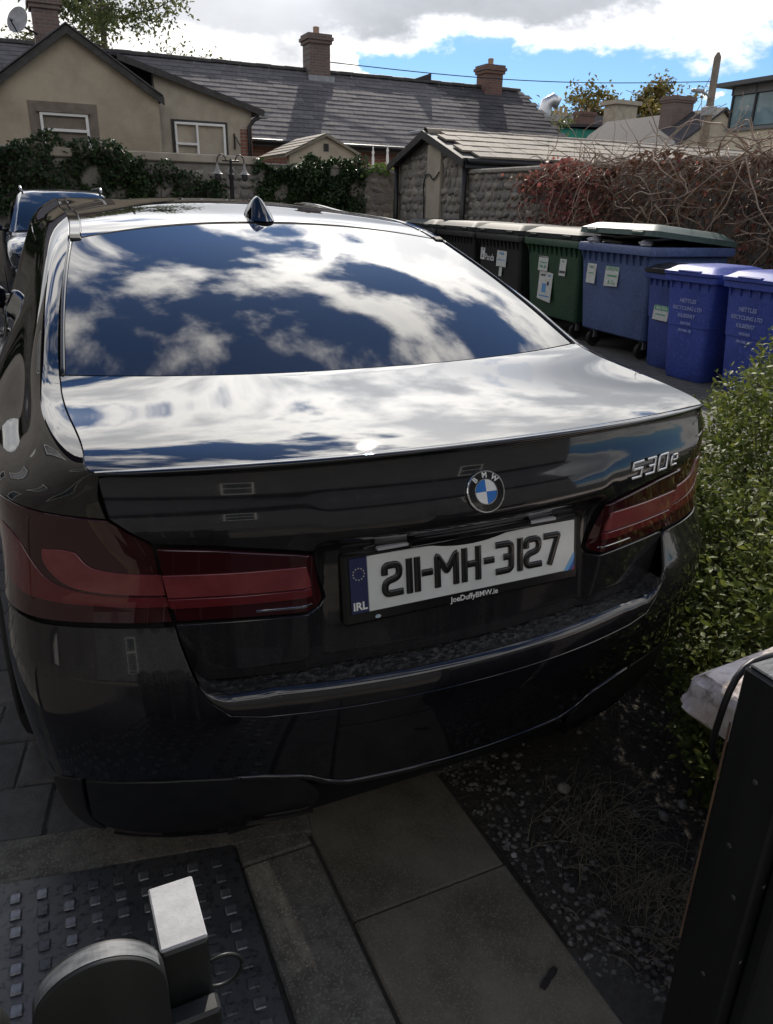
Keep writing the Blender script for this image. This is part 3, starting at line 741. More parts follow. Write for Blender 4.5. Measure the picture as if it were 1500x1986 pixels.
def build_plate():
    PL = Matrix.Translation((0, .057, .832)) @ Matrix.Rotation(R(90 - 9.1), 4, 'X')      # local x right, y up, z towards us
    fr = MB(); fr.bbox((-.274, -.080, -.030), (.274, .0655, .004), .006, PL)
    frame = fr.build('plate_frame', mat('plate_frame_black', (.008, .008, .009), .28, bump=.05, bscale=200), CAR, 30)
    p = MB(); p.bbox((-.2235, -.0555, .0045), (.260, .0555, .0075), .0012, PL)
    pl = p.build('number_plate', mat('plate_white', (.66, .67, .65), .22, col2=(.58, .59, .57), nscale=12, coat=.4), CAR, 30)
    pl['label'] = 'white number plate reading 211-MH-3127 in raised black characters'
    MB().bbox((-.260, -.0555, .0045), (-.2237, .0555, .0073), .001, PL).build('country_band', mat('plate_blue', (.012, .018, .075), .25, coat=.4), pl, 30)
    star = [(math.sin(2 * math.pi * k / 10) * (.0021 if k % 2 == 0 else .0009), math.cos(2 * math.pi * k / 10) * (.0021 if k % 2 == 0 else .0009)) for k in range(10)]
    YEL = mat('star_pale', (.42, .40, .34), .5); sm = MB().prism(star, .0006).mesh('star', YEL)
    for k in range(12):
        a = 2 * math.pi * k / 12; o = obj('star', sm, pl); o.matrix_local = PL @ Matrix.Translation((-.2420 + .0115 * math.sin(a), .0235 + .0115 * math.cos(a), .0074))
    WL = mat('white_lettering', (.72, .72, .70), .4)
    t = text_mesh('country_code', 'IRL', .022, WL, .0003, .0006); o = obj('country_code', t, pl); o.matrix_local = PL @ Matrix.Translation((-.2420, -.041, .0078))
    BL = mat('raised_black_character', (.010, .010, .011), .18, coat=.3)
    x = -.196; k_ = .0140
    for ch in '211-MH-3127':
        w = {'1': .024, '-': .0255, 'M': .056, 'H': .046, '7': .044}.get(ch, .045); mb = MB()
        for st in GLYPH[ch]:
            ww = w - k_ if ch not in '1-' else 1.
            hh = H_ - k_
            pts = [((px * ww if ch not in '1-' else px) , py * hh) for px, py in st]
            if ch == '1': pts = [(.0, py * hh) for px, py in st]; pts = [(.002, 0), (.002, hh)]
            if ch == '-': pts = [(.001, .5 * hh), (.0105, .5 * hh)]
            if ch == '3' and len(pts) == 2: pts = [np.array(pts[0]), np.array(pts[1])]
            elif len(pts) == 2: # square ended
                d_ = np.array(pts[1]) - np.array(pts[0]); d_ = d_ / np.linalg.norm(d_) * k_ * .5; e0 = np.array(pts[0]) - (d_ if ch != 'H' or st[0][1] != .5 else 0); e1 = np.array(pts[1]) + (d_ if ch != 'H' or st[0][1] != .5 else 0); pts = [e0, e1]
                if ch == 'H' and st[0][1] == .5: pts = [np.array((k_ * .5, .5 * hh)), np.array((ww - k_ * .5, .5 * hh))]
            else:
                a = np.array(pts[0]) - np.array(pts[1]); b = np.array(pts[-1]) - np.array(pts[-2]); pts = [np.array(p_) for p_ in pts]
                pts[0] = pts[0] + a / np.linalg.norm(a) * k_ * .5; pts[-1] = pts[-1] + b / np.linalg.norm(b) * k_ * .5
                pts = rounded(pts, .011 if ch in '23' else .004)
            v, f = stroke(pts, k_, .0042, PL @ Matrix.Translation((x + k_ * .5, -hh / 2 + .002, .0076))); mb.add(v, f)
        o = mb.build('plate_character', BL, pl); fix_normals(o.data); shade_angle(o.data, 50)
        x += w + (.0035 if ch in '1-' else .0055) - (.010 if ch == '1' else 0)
    tri = [(.260, -.0555), (.260, -.022), (.2375, -.0555)]
    MB().prism([(.2595, -.055), (.2595, -.030), (.2435, -.055)], .0006, PL @ Matrix.Translation((0, 0, .0076))).build('corner_flash', mat('flash_dark_blue', (.03, .10, .32), .3), pl)
    MB().prism([(.2595, -.030), (.2595, -.014), (.2325, -.055), (.2435, -.055)], .0006, PL @ Matrix.Translation((0, 0, .0076))).build('corner_flash', mat('flash_light_blue', (.14, .36, .62), .3), pl)
    MB().prism([(.2595, -.0548), (.2595, -.046), (.2538, -.0548)], .0006, PL @ Matrix.Translation((0, 0, .0083))).build('corner_flash', mat('flash_red', (.35, .03, .04), .3), pl)
    t = text_mesh('dealer_lettering', 'JoeDuffyBMW.ie', .0165, WL, .0003, .0002); o = obj('dealer_lettering', t, frame); o.matrix_local = PL @ Matrix.Translation((.012, -.0685, .0044))
    b = MB(); b.lathe([(0, 0), (.006, 0), (.006, .001), (0, .0012)], 16, PL @ Matrix.Translation((-.205, -.069, .0042)) @ Matrix.Scale(.6, 4, (0, 1, 0))); b.build('frame_sticker', mat('sticker_pale', (.35, .45, .48), .4), frame)
    # handle bar and lamps above the plate, tucked below the crease
    MB().bbox((-.14, .045, .895), (.14, .060, .911), .004).build('boot_handle', GBLACK, CAR)
    for s in (-1, 1): MB().bbox((s * .17 - .035, .050, .8985), (s * .17 + .035, .062, .905), .002).build('plate_lamp', mat('lamp_clear', (.4, .4, .42), .2), CAR)
    # round maker's badge
    yb = float(lid(0, 1.003)[0]); sl = float((lid(0, 1.02)[0] - lid(0, .986)[0]) / .034)
    BM = Matrix.Translation((0, yb - .001, 1.003)) @ Matrix.Rotation(math.atan2(1, sl), 4, 'X')
    bd = MB().lathe([(.0, 0), (.0405, 0), (.0412, .0015), (.0412, .0035), (.0400, .0045), (.0380, .0045), (.0380, .0035)], 48, BM, cap=False).build('maker_badge', CHROME, CAR, 35)
    bd['label'] = 'round badge with blue and white quarters on a black ring'
    MB().lathe([(.0378, .0028), (.0378, .0040), (.0248, .0040), (.0248, .0028)], 48, BM, cap=False).build('badge_ring', mat('badge_black', (.006, .006, .007), .15, coat=.5), bd, 35)
    MB().lathe([(.0247, .0028), (.0247, .0048), (.0232, .0048), (.0232, .0028)], 48, BM, cap=False).build('badge_inner_ring', CHROME, bd, 35)
    BB = mat('badge_blue', (.03, .16, .48), .15, coat=.6); BW = mat('badge_white', (.72, .72, .70), .2, coat=.6)
    for q in range(4):
        pts = [(0, 0)] + [(.0230 * math.cos(a), .0230 * math.sin(a)) for a in np.linspace(q * math.pi / 2, (q + 1) * math.pi / 2, 13)]
        MB().prism([(x_ * .985 + .0002, y_) for x_, y_ in pts], .0010, BM @ Matrix.Translation((0, 0, .0034))).build('badge_quarter', BB if q in (1, 3) else BW, bd)
    for ch, a in (('B', 42), ('M', 0), ('W', -42)):
        t = text_mesh('badge_letter', ch, .0145, BW, .0004, .0004); o = obj('badge_letter', t, bd)
        o.matrix_local = BM @ Matrix.Rotation(R(a), 4, 'Z') @ Matrix.Translation((0, .0314, .0044))
    # model lettering
    SIL = mat('satin_chrome_letters', (.55, .55, .56), .22, metal=1.)
    xs = [.405, .452, .499, .543]
    for ch, xc, hz in (('5', .408, .039), ('3', .454, .039), ('0', .501, .039), ('e', .545, .027)):
        zc = .984 + (0 if ch != 'e' else -.003) + .0; y_ = float(lid(xc, zc)[0]); sl = float((lid(xc, zc + .015)[0] - lid(xc, zc - .015)[0]) / .03); bx = .52 * xc
        M_ = Matrix.Translation((xc, y_ - .0005, zc)) @ Matrix.Rotation(math.atan(bx), 4, 'Z') @ Matrix.Rotation(math.atan2(1, sl), 4, 'X')
        sh = .28; w = .040 if ch != 'e' else .028; h = hz; k2 = .0066 if ch != 'e' else .0052
        G5 = {'5': [[(1, 1), (0, 1), (0, .55), (1, .55), (1, 0), (0, 0)]], '3': [[(0, 1), (1, 1), (1, 0), (0, 0)], [(.3, .5), (.86, .5)]], '0': [[(0, 0), (0, 1), (1, 1), (1, 0)]], 'e': [[(1, 0), (0, 0), (0, 1), (1, 1), (1, .5), (.2, .5)]]}[ch]
        mb = MB()
        for st in G5:
            pts = rounded([((px - .5) * (w - k2) + sh * (py - .5) * h, (py - .5) * (h - k2)) for px, py in st], .0025 if ch != '5' else .0001, closed=(ch == '0'), k=2)
            v, f = stroke(pts, k2, .004, M_, closed=(ch == '0')); mb.add(v, f)
        o = mb.build('model_character', SIL, CAR); fix_normals(o.data); shade_angle(o.data, 40)
build_plate()

# ------------------------------------------------------------------ ground, paving, bed
def brick_mat(name, c1, c2, mortar, sx, sy, msize=.012, bump=.6, rough=.8, rot=0., coords='Object', swap=None, offset=.5):
    m = bpy.data.materials.new(name); m.use_nodes = True; nt = m.node_tree; L = nt.links.new; b = nt.nodes['Principled BSDF']; b.inputs['Roughness'].default_value = rough
    tc = nt.nodes.new('ShaderNodeTexCoord'); mp = nt.nodes.new('ShaderNodeMapping'); L(tc.outputs[coords], mp.inputs[0]); mp.inputs['Rotation'].default_value = swap or (0, 0, rot)
    br = nt.nodes.new('ShaderNodeTexBrick'); L(mp.outputs[0], br.inputs['Vector']); br.offset = offset
    br.inputs['Color1'].default_value = (*c1, 1); br.inputs['Color2'].default_value = (*c2, 1); br.inputs['Mortar'].default_value = (*mortar, 1)
    br.inputs['Scale'].default_value = 1; br.inputs['Mortar Size'].default_value = msize; br.inputs['Brick Width'].default_value = sx; br.inputs['Row Height'].default_value = sy; br.inputs['Mortar Smooth'].default_value = .2
    ns = nt.nodes.new('ShaderNodeTexNoise'); L(tc.outputs[coords], ns.inputs['Vector']); ns.inputs['Scale'].default_value = 3.; ns.inputs['Detail'].default_value = 8
    mx = nt.nodes.new('ShaderNodeMix'); mx.data_type = 'RGBA'; mx.blend_type = 'MULTIPLY'; mx.inputs[0].default_value = .55; L(br.outputs[0], mx.inputs[6])
    rp = nt.nodes.new('ShaderNodeValToRGB'); L(ns.outputs[0], rp.inputs[0]); rp.color_ramp.elements[0].color = (.45, .45, .45, 1); rp.color_ramp.elements[1].color = (1.4, 1.4, 1.4, 1); L(rp.outputs[0], mx.inputs[7])
    L(mx.outputs[2], b.inputs['Base Color'])
    bp = nt.nodes.new('ShaderNodeBump'); bp.inputs['Strength'].default_value = bump; bp.inputs['Distance'].default_value = .01; bp.invert = True; L(br.outputs[1], bp.inputs['Height']); L(bp.outputs[0], b.inputs['Normal'])
    return m
M_GROUND = mat('ground_earth', (.09, .085, .075), .95, col2=(.06, .06, .05), nscale=.8)
tag(MB().grid([[(-150, -150, -.06), (200, -150, -.06)], [(-150, 220, -.06), (200, 220, -.06)]]).build('ground', M_GROUND), kind='structure')
M_YARD = brick_mat('yard_block_paving', (.105, .10, .095), (.080, .077, .074), (.035, .034, .030), .20, .10, .006, rot=R(79.5))
yard = tag(MB().grid([[(-6, .60, -.012), (7.3, .60, -.012)], [(-6, 16, -.012), (7.3, 16, -.012)]]).build('yard', M_YARD), kind='structure')
M_ASPH = mat('asphalt', (.05, .05, .052), .9, col2=(.065, .064, .062), nscale=40, bump=.5, bscale=180, bdist=.004)
tag(MB().grid([[(-40, -9.0, -.10), (40, -9.0, -.10)], [(-40, -3.2, -.10), (40, -3.2, -.10)]]).build('road', M_ASPH), kind='structure')
M_CONC = mat('grey_concrete', (.175, .155, .118), .9, col2=(.078, .068, .046), nscale=4.5, col3=(.20, .19, .17), n3scale=260, bump=.6, bscale=220, bdist=.003)
M_CONC2 = mat('weathered_kerb_stone', (.16, .15, .125), .92, col2=(.085, .08, .066), nscale=22, col3=(.24, .23, .20), n3scale=190, bump=.9, bscale=150, bdist=.004)
tag(MB().box((-40, -3.2, -.10), (40, -1.45, .0)).build('pavement', M_CONC), kind='structure')
# individual block pavers left of the car
PAVER = [mat('paver_%d' % i, c, .85, col2=tuple(x * .62 for x in c), nscale=16, col3=tuple(x * 1.5 for x in c), n3scale=300, bump=.5, bscale=200, bdist=.003) for i, c in enumerate([(.10, .098, .092), (.085, .083, .08), (.115, .11, .10)])]
RM = Matrix.Translation((-.988, .58, 0)) @ Matrix.Rotation(R(-10.8), 4, 'Z')
pm = []
for i, m_ in enumerate(PAVER):
    b = MB(); b.bbox((-.0985, -.0985, -.06), (.0985, .0985, 0), .006); pm.append(b.mesh('paver', m_))
k = 0
for r in range(10):
    for q in range(-8, 7):
        x = q * .2035 + (.10 if r % 2 else 0); y = .105 + r * .2035
        P = RM @ Vector((x, y, 0))
        if P.y > 2.6 or P.x < -2.5 or P.x > .35: continue
        o = obj('paver', RND.choice(pm), yard); o.matrix_world = Matrix.Translation((0, 0, -.004 + RND.uniform(-.003, .003))) @ RM @ Matrix.Translation((x, y, 0)) @ Matrix.Rotation(RND.uniform(-.012, .012), 4, 'Z')
        k += 1
# footpath slabs, kerb stones, cover
path = tag(MB().box((-1.6, -1.45, -.08), (.30, .60, -.012)).build('footpath', mat('joint_dirt', (.045, .042, .036), .95, col2=(.07, .065, .055), nscale=60)), kind='structure')
def slab(x0, y0, x1, y1, m_, name='paving_slab', z=0., M=None):
    b = MB(); b.bbox((x0, y0, -.05), (x1, y1, z), .005, M); me = b.mesh(name, m_); return obj(name, me, path)
for y0 in (-1.35, -.893, -.436, .021, .478): slab(-.262, y0, .142, y0 + .452, M_CONC, z=RND.uniform(-.002, .003))
for y0, y1 in ((-1.36, -.56), (-.555, .262), (.27, .60)): slab(-.452, y0, -.272, y1, M_CONC2, 'kerb_stone', z=RND.uniform(0, .004))
slab(-.05, .018, .74, .158, M_CONC2, 'kerb_stone', z=.003, M=Matrix.Translation((-.988, .424, 0)) @ Matrix.Rotation(R(-10.8), 4, 'Z'))
slab(-.80, .018, -.056, .158, M_CONC2, 'kerb_stone', z=.0, M=Matrix.Translation((-.988, .424, 0)) @ Matrix.Rotation(R(-10.8), 4, 'Z'))
M_COVER = mat('worn_cover_metal', (.085, .088, .095), .42, metal=.35, col2=(.12, .12, .12), nscale=9, rough2=.6, col3=(.03, .03, .03), n3scale=70, bump=.25, bscale=160, bdist=.002)
cov = empty('chamber_cover', (-.95, -.15, 0), 0, 'flat grey metal chamber cover with raised square studs set in the footpath', 'manhole cover')
b = MB(); b.prism([(-.456, .338), (-1.60, .555), (-1.60, -.80), (-.480, -.80)], .016, Matrix.Translation((.95, .15, -.010))); o = b.build('cover_plate', M_COVER, cov); fix_normals(o.data); bevel_mesh(o.data, .002)
b = MB(); b.bbox((-.0125, -.0135, 0), (.0125, .0135, .0055), .0035); sm = b.mesh('stud', M_COVER, 30); sm2 = b.mesh('stud', mat('worn_skylit_stud_metal', (.22, .225, .235), .35, metal=.5, col2=(.12, .12, .125), nscale=60), 30)  # paler studs: wear plus sky sheen painted in, commoner leftwards
for i in range(20):
    for j in range(24):
        x = -.508 - i * .0555; y = .335 - .19 * (x + .456) - .05 - j * .0475
        if y < -.78 or x < -1.57: continue
        if 3 <= i <= 3 and j > 6: continue
        if abs((i * .0555) - (j * .0475) - .02) < .025 and i > 5: continue
        if len(cov.children) > 296: continue
        o = obj('stud', sm2 if RND.random() < .25 + .5 * (i / 12 if i < 12 else 1) else sm, cov); o.matrix_local = Matrix.Translation((x + .95, y + .15, .0058)) @ Matrix.Rotation(R(-5), 4, 'Z') @ Matrix.Scale(RND.uniform(.75, 1.05), 4, (0, 0, 1))
# earth bed with pebbles and dry grass
M_SOIL = mat('dark_bed_soil', (.032, .028, .023), .95, col2=(.06, .053, .043), nscale=30, col3=(.10, .09, .075), n3scale=140, bump=1., bscale=70, bdist=.02)
rs = np.random.RandomState(3); NX, NY = 70, 70; G = []
ph = rs.rand(6, 3) * 6
def bedz(x, y): return -.010 + .014 * math.sin(5 * x + ph[0, 0]) * math.sin(4 * y + ph[0, 1]) + .009 * math.sin(13 * x + ph[1, 0]) * math.sin(11 * y + ph[1, 1]) + .03 * max(0, min(1, (x - .35) / .6))
for j in range(NY): G.append([(.15 + 2.6 * i / (NX - 1), -1.4 + 2.6 * j / (NY - 1), bedz(.15 + 2.6 * i / (NX - 1), -1.4 + 2.6 * j / (NY - 1)) + rs.uniform(-.004, .004)) for i in range(NX)])
bed = tag(MB().grid(G).build('earth_bed', M_SOIL, None, True), kind='structure')
def blob(seed, r=1., n=8, m=5, rough=.22, sz=.62):
    q = random.Random(seed); V = [(0, 0, -r * sz)]; F = []
    for i in range(1, m):
        t = math.pi * i / m - math.pi / 2
        for k_ in range(n):
            a = 2 * math.pi * k_ / n; rr = r * (1 + q.uniform(-rough, rough)); V.append((rr * math.cos(t) * math.cos(a), rr * math.cos(t) * math.sin(a), rr * sz * math.sin(t)))
    V.append((0, 0, r * sz)); last = len(V) - 1
    for k_ in range(n):
        F.append((0, 1 + (k_ + 1) % n, 1 + k_)); F.append((last, last - n + k_, last - n + (k_ + 1) % n))
        for i in range(m - 2): F.append((1 + i * n + k_, 1 + i * n + (k_ + 1) % n, 1 + (i + 1) * n + (k_ + 1) % n, 1 + (i + 1) * n + k_))
    return V, F
M_PEB = mat('mixed_pebble', (.07, .066, .06), .8, col2=(.21, .20, .18), nscale=33, lo=.42, hi=.6, bump=.2, bscale=100)
mb = MB()
for i in range(1500):
    e = RND.random(); y = RND.uniform(-1.2, .55)
    x = .155 + abs(RND.gauss(0, .12)) if e < .45 else RND.uniform(.15, 1.2)
    if e > .85: y = RND.uniform(-.62, -.25); x = RND.uniform(.15, .38)
    s = RND.uniform(.003, .0075) * (1.3 if RND.random() < .15 else 1); V, F = blob(i, s, 6, 4, .25, .6); a = RND.uniform(0, 6.3)
    z = bedz(x, y) + s * .35; mb.add([(x + p[0] * math.cos(a) * 1.3 - p[1] * math.sin(a), y + p[0] * math.sin(a) * 1.3 + p[1] * math.cos(a), z + p[2]) for p in V], F)
tag(mb.build('gravel', M_PEB, None, True), 'small mixed pebbles scattered over the dark earth bed', 'gravel', kind='stuff')
for nm, lab, x, y, s, c in [('pale_stone', 'largest pale round stone lying in the earth bed behind the bumper', .426, .161, .019, (.34, .31, .25)), ('pale_stone', 'small pale chipped stone in the earth bed nearest the paving slabs', .322, .09, .009, (.42, .40, .35)),
                            ('shell', 'curled grey shell half sunk in the bed near the gate board', .606, -.031, .016, (.26, .25, .23)), ('shell', 'pale broken shell lying behind the curled grey one', .688, -.016, .015, (.30, .29, .27)), ('pale_stone', 'white flint beside the joint of the two paving slabs', .172, .024, .008, (.50, .49, .45))]:
    V, F = blob(hash(lab) % 999 if False else int(x * 1000), s, 12, 8, .10, .55); o = MB().add(V, F).build(nm, mat('stone_%d' % int(x * 1000), c, .7, col2=tuple(q * .6 for q in c), nscale=60), None, True); o.location = (x, y, bedz(x, y) + s * .35)
    if nm == 'shell': o.rotation_euler = (.5, .3, .4)
    tag(o, lab, 'shell' if nm == 'shell' else 'stone')
def blade_field(name, n, cx, cy, sx, sy, m_, hmin, hmax, flat=.6, seed=1, z=0):
    q = random.Random(seed); mb = MB()
    for i in range(n):
        x = q.gauss(cx, sx); y = q.gauss(cy, sy)
        if x < .16: continue
        a = q.uniform(0, 6.283); L_ = q.uniform(hmin, hmax); fl = q.uniform(flat * .6, 1.) ; pts = []
        for k_ in range(5):
            t = k_ / 4; pts.append(Vector((x + math.cos(a) * L_ * t * fl, y + math.sin(a) * L_ * t * fl, z + bedz(x, y) + L_ * (1 - fl * .85) * math.sin(t * 2.2) * .9 + .004)))
        w = q.uniform(.0007, .0014); s_ = Vector((-math.sin(a), math.cos(a), 0)) * w
        V = []; 
        for k_, p in enumerate(pts): e = 1 - .75 * k_ / 4; V += [p - s_ * e, p + s_ * e + Vector((0, 0, w * .8))]
        mb.add(V, [(2 * k_, 2 * k_ + 1, 2 * k_ + 3, 2 * k_ + 2) for k_ in range(4)])
    return mb.build(name, m_)
M_STRAW = mat('dry_straw', (.20, .175, .12), .8, col2=(.10, .09, .06), nscale=30)
o = blade_field('dry_grass', 420, .42, .02, .08, .07, M_STRAW, .04, .15, .75, 5); tag(o, 'tuft of dry straw-coloured grass sprawling in the earth bed', 'grass', kind='stuff')
o = blade_field('dead_grass', 420, .40, -.20, .09, .08, M_STRAW, .04, .14, .85, 6); tag(o, 'flattened dead grass in the earth bed close to the gate board', 'grass', kind='stuff')

# ------------------------------------------------------------------ leaves
def leaf_mesh(L_=1., w=.42, fold=.18, curl=.12):
    V = [(0, 0, 0), (w * .36, L_ * .28, fold * .36 * w), (w * .5, L_ * .52, fold * .5 * w - curl * .1), (w * .3, L_ * .8, fold * .25 * w - curl * .5), (0, L_, -curl), (-w * .3, L_ * .8, fold * .25 * w - curl * .5), (-w * .5, L_ * .52, fold * .5 * w - curl * .1), (-w * .36, L_ * .28, fold * .36 * w), (0, L_ * .4, 0), (0, L_ * .72, -curl * .35)]
    F = [(0, 1, 8), (1, 2, 8), (8, 2, 3, 9), (9, 3, 4), (0, 8, 7), (8, 6, 7), (8, 9, 5, 6), (9, 4, 5)]
    return np.array(V), F
def simple_leaf(w=.7): return np.array([(0, 0, 0), (w * .5, .45, .12), (0, 1, -.08), (-w * .5, .45, .12)]), [(0, 1, 2), (0, 2, 3)]
def leaf_cloud(name, P, D, S, m_, parent=None, leaf=None, seed=0, up=.6):
    """leaves at points P growing along D with sizes S: one mesh"""
    rs = np.random.RandomState(seed); lv, lf = leaf or leaf_mesh(); n = len(P); P = np.asarray(P, float); D = np.asarray(D, float); D = D / (np.linalg.norm(D, axis=1, keepdims=True) + 1e-9)
    U = rs.randn(n, 3) * .55 + np.array([0, 0, up * 1.6]); X = np.cross(D, U); X /= np.linalg.norm(X, axis=1, keepdims=True) + 1e-9; Z = np.cross(X, D); S = np.asarray(S, float)
    V = P[:, None] + S[:, None, None] * (lv[None, :, 0:1] * X[:, None] + lv[None, :, 1:2] * D[:, None] + lv[None, :, 2:3] * Z[:, None])
    k_ = len(lv); F = [tuple(int(i * k_ + a) for a in f) for i in range(n) for f in lf]
    me = bpy.data.meshes.new(name); me.from_pydata(V.reshape(-1, 3).tolist(), [], F); me.materials.append(m_); me.shade_smooth(); me.update()
    return obj(name, me, parent)
def leaf_mat(name, c, c2, rough=.35, scale=6., c3=None, trans=.25, n3=22.):
    m = mat(name, c, rough, col2=c2, nscale=scale, col3=c3, n3scale=n3, coords='Object', ior=1.45)
    b = m.node_tree.nodes['Principled BSDF']; nt = m.node_tree; out = nt.nodes['Material Output']
    tl = nt.nodes.new('ShaderNodeBsdfTranslucent'); mx = nt.nodes.new('ShaderNodeMixShader'); mx.inputs[0].default_value = trans
    src = b.inputs['Base Color'].links[0].from_socket if b.inputs['Base Color'].links else None
    if src: nt.links.new(src, tl.inputs[0])
    b.inputs['Specular IOR Level'].default_value = .28
    nt.links.new(b.outputs[0], mx.inputs[1]); nt.links.new(tl.outputs[0], mx.inputs[2]); nt.links.new(mx.outputs[0], out.inputs[0])
    return m
M_TWIG = mat('brown_twig', (.075, .058, .042), .85, col2=(.12, .10, .08), nscale=30)
def hedge_top(x, y):
    """height of the hedge over the ground at x,y (0 where there is none)"""
    return 0
HEDGE = empty('hedge', (1.5, .6, 0), 0, 'small-leaved green hedge growing beside the right rear corner of the car', 'hedge')
def build_hedge():
    q = random.Random(11); rs = np.random.RandomState(12); P = []; D = []; S = []; tw = MB(); HP = []
    # ellipsoidal lobes, those hidden behind the car added to shade the bed (cx,cy,cz,rx,ry,rz)
    lobes = [(1.46, .62, .50, .33, .45, .40), (1.74, .50, .60, .46, .50, .50), (1.22, .18, .42, .32, .30, .42), (2.15, .70, .68, .48, .60, .48), (.98, .02, .20, .24, .20, .25), (1.50, .02, .50, .40, .20, .45), (1.95, .15, .60, .45, .30, .55), (1.14, .48, .36, .16, .36, .38), (1.16, .90, .40, .19, .50, .42), (1.25, 1.35, .42, .22, .40, .42), (1.06, .14, .26, .24, .24, .28), (1.05, .08, .45, .24, .18, .30), (.93, -.03, .36, .20, .15, .34), (.88, -.06, .14, .18, .16, .18)]
    for (cx, cy, cz, rx, ry, rz) in lobes:
        n = int(1150 * (rx * ry + ry * rz + rx * rz) / .5)
        for i in range(n):
            v = rs.randn(3); v /= np.linalg.norm(v)
            if v[2] < -.75: continue
            rad = q.uniform(.60, 1.03) ** .6
            p = np.array([cx + v[0] * rx * rad, cy + v[1] * ry * rad, cz + v[2] * rz * rad])
            if p[2] < .02: continue
            # keep clear of the car body
            if p[0] < float(np.interp(p[1], [.10, .15, .24, .40, .8, 1.2], [.60, .72, .83, .89, .94, .96])) and p[1] > .08: continue
            if p[1] < -.29 and p[0] > .2: continue
            d = v * [1 / rx, 1 / ry, 1 / rz]; d /= np.linalg.norm(d); d = d + rs.randn(3) * .55 + [0, 0, .35]; d /= np.linalg.norm(d)
            Lt = q.uniform(.05, .13); m = int(Lt / .015); base = p - d * Lt * .6; bend = rs.randn(3) * .25
            tip = None; pts = []
            for k_ in range(m):
                t = k_ / max(1, m - 1); dd = d + bend * t; dd /= np.linalg.norm(dd); pos = base + d * Lt * t + bend * Lt * t * t * .4
                if k_ % 3 == 0: pts.append(pos)
                side = np.cross(dd, [q.uniform(-1, 1), q.uniform(-1, 1), 1.2]); side /= np.linalg.norm(side) + 1e-9; sg = 1 if k_ % 2 else -1
                P.append(pos); D.append(side * sg * .85 + dd * .75 + rs.randn(3) * .2); S.append(q.uniform(.020, .046) * (1 - .3 * t))
            P.append(base + d * Lt + bend * Lt * .4); D.append(d + bend); S.append(.015); pts.append(P[-1])
            if len(pts) > 1 and i % 4 == 0: tw.tube(pts, .0011, 4, cap=False)
    # a few long free shoots
    for (x, y, z, dx, dy, dz, L_) in [(1.50, .55, .93, .35, -.05, .8, .30), (1.28, .45, .80, -.2, .0, .8, .16), (1.35, .42, .86, -.1, .1, .9, .12), (1.07, .02, .30, -.35, -.1, .55, .20), (1.02, -.02, .18, -.4, -.2, .5, .16), (1.2, .25, .62, -.5, -.2, .5, .15), (1.7, .4, 1.05, .3, -.2, .8, .2), (.98, .0, .12, -.5, -.1, .45, .15)]:
        pts = []; d = np.array([dx, dy, dz]); d = d / np.linalg.norm(d)
        for k_ in range(13):
            t = k_ / 12; pos = np.array([x, y, z]) + d * L_ * t + np.array([0, 0, -.04 * t * t]); pts.append(pos)
            for sg in (1, -1):
                side = np.cross(d, [q.uniform(-1, 1), q.uniform(-1, 1), .8]); side /= np.linalg.norm(side); P.append(pos); D.append(side * sg + d * .6); S.append(q.uniform(.010, .019))
        tw.tube(pts, [.0022 - .0014 * k_ / 12 for k_ in range(13)], 5)
    # main stems
    for i in range(16):
        x = q.uniform(1.15, 2.2); y = q.uniform(.0, .9); tw.tube([(x, y, 0), (x + q.uniform(-.08, .08), y + q.uniform(-.08, .08), .25), (x + q.uniform(-.2, .2), y + q.uniform(-.2, .2), .6)], [.012, .009, .005], 6)
    off = np.array([1.5, .6, 0])
    lv = leaf_cloud('leaves', np.array(P) - off, D, S, leaf_mat('hedge_leaf', (.070, .102, .022), (.135, .165, .034), .55, 5., (.23, .235, .05), .34, 30.), HEDGE, leaf_mesh(1, .42), 4)
    tw.v = [(a - off[0], b_ - off[1], c_) for a, b_, c_ in tw.v]; tw.build('stems', M_TWIG, HEDGE)
    print('hedge leaves', len(P))
build_hedge()
SH = empty('shrub', (2.12, .75, 0), 0, 'shrub with orange and yellow autumn leaves at the right edge of the hedge', 'shrub')
def build_shrub():
    rs = np.random.RandomState(5); n = 420; v = rs.randn(n, 3); v /= np.linalg.norm(v, axis=1, keepdims=True); P = np.array([.0, 0, 1.10]) + v * [.28, .28, .13] * rs.uniform(.5, 1, (n, 1)); D = v + rs.randn(n, 3) * .5
    leaf_cloud('leaves', P, D, rs.uniform(.025, .045, n), leaf_mat('autumn_leaf', (.40, .17, .02), (.20, .20, .03), .45, 9., (.35, .06, .02), .3, 14.), SH, leaf_mesh(1, .55), 7)
    tw = MB()
    for i in range(9): a = i * .7; tw.tube([(0.02 * math.cos(a), .02 * math.sin(a), 0), (.1 * math.cos(a), .1 * math.sin(a), .6), (.22 * math.cos(a), .22 * math.sin(a), 1.12)], [.007, .005, .002], 5)
    tw.build('stems', M_TWIG, SH)
build_shrub()

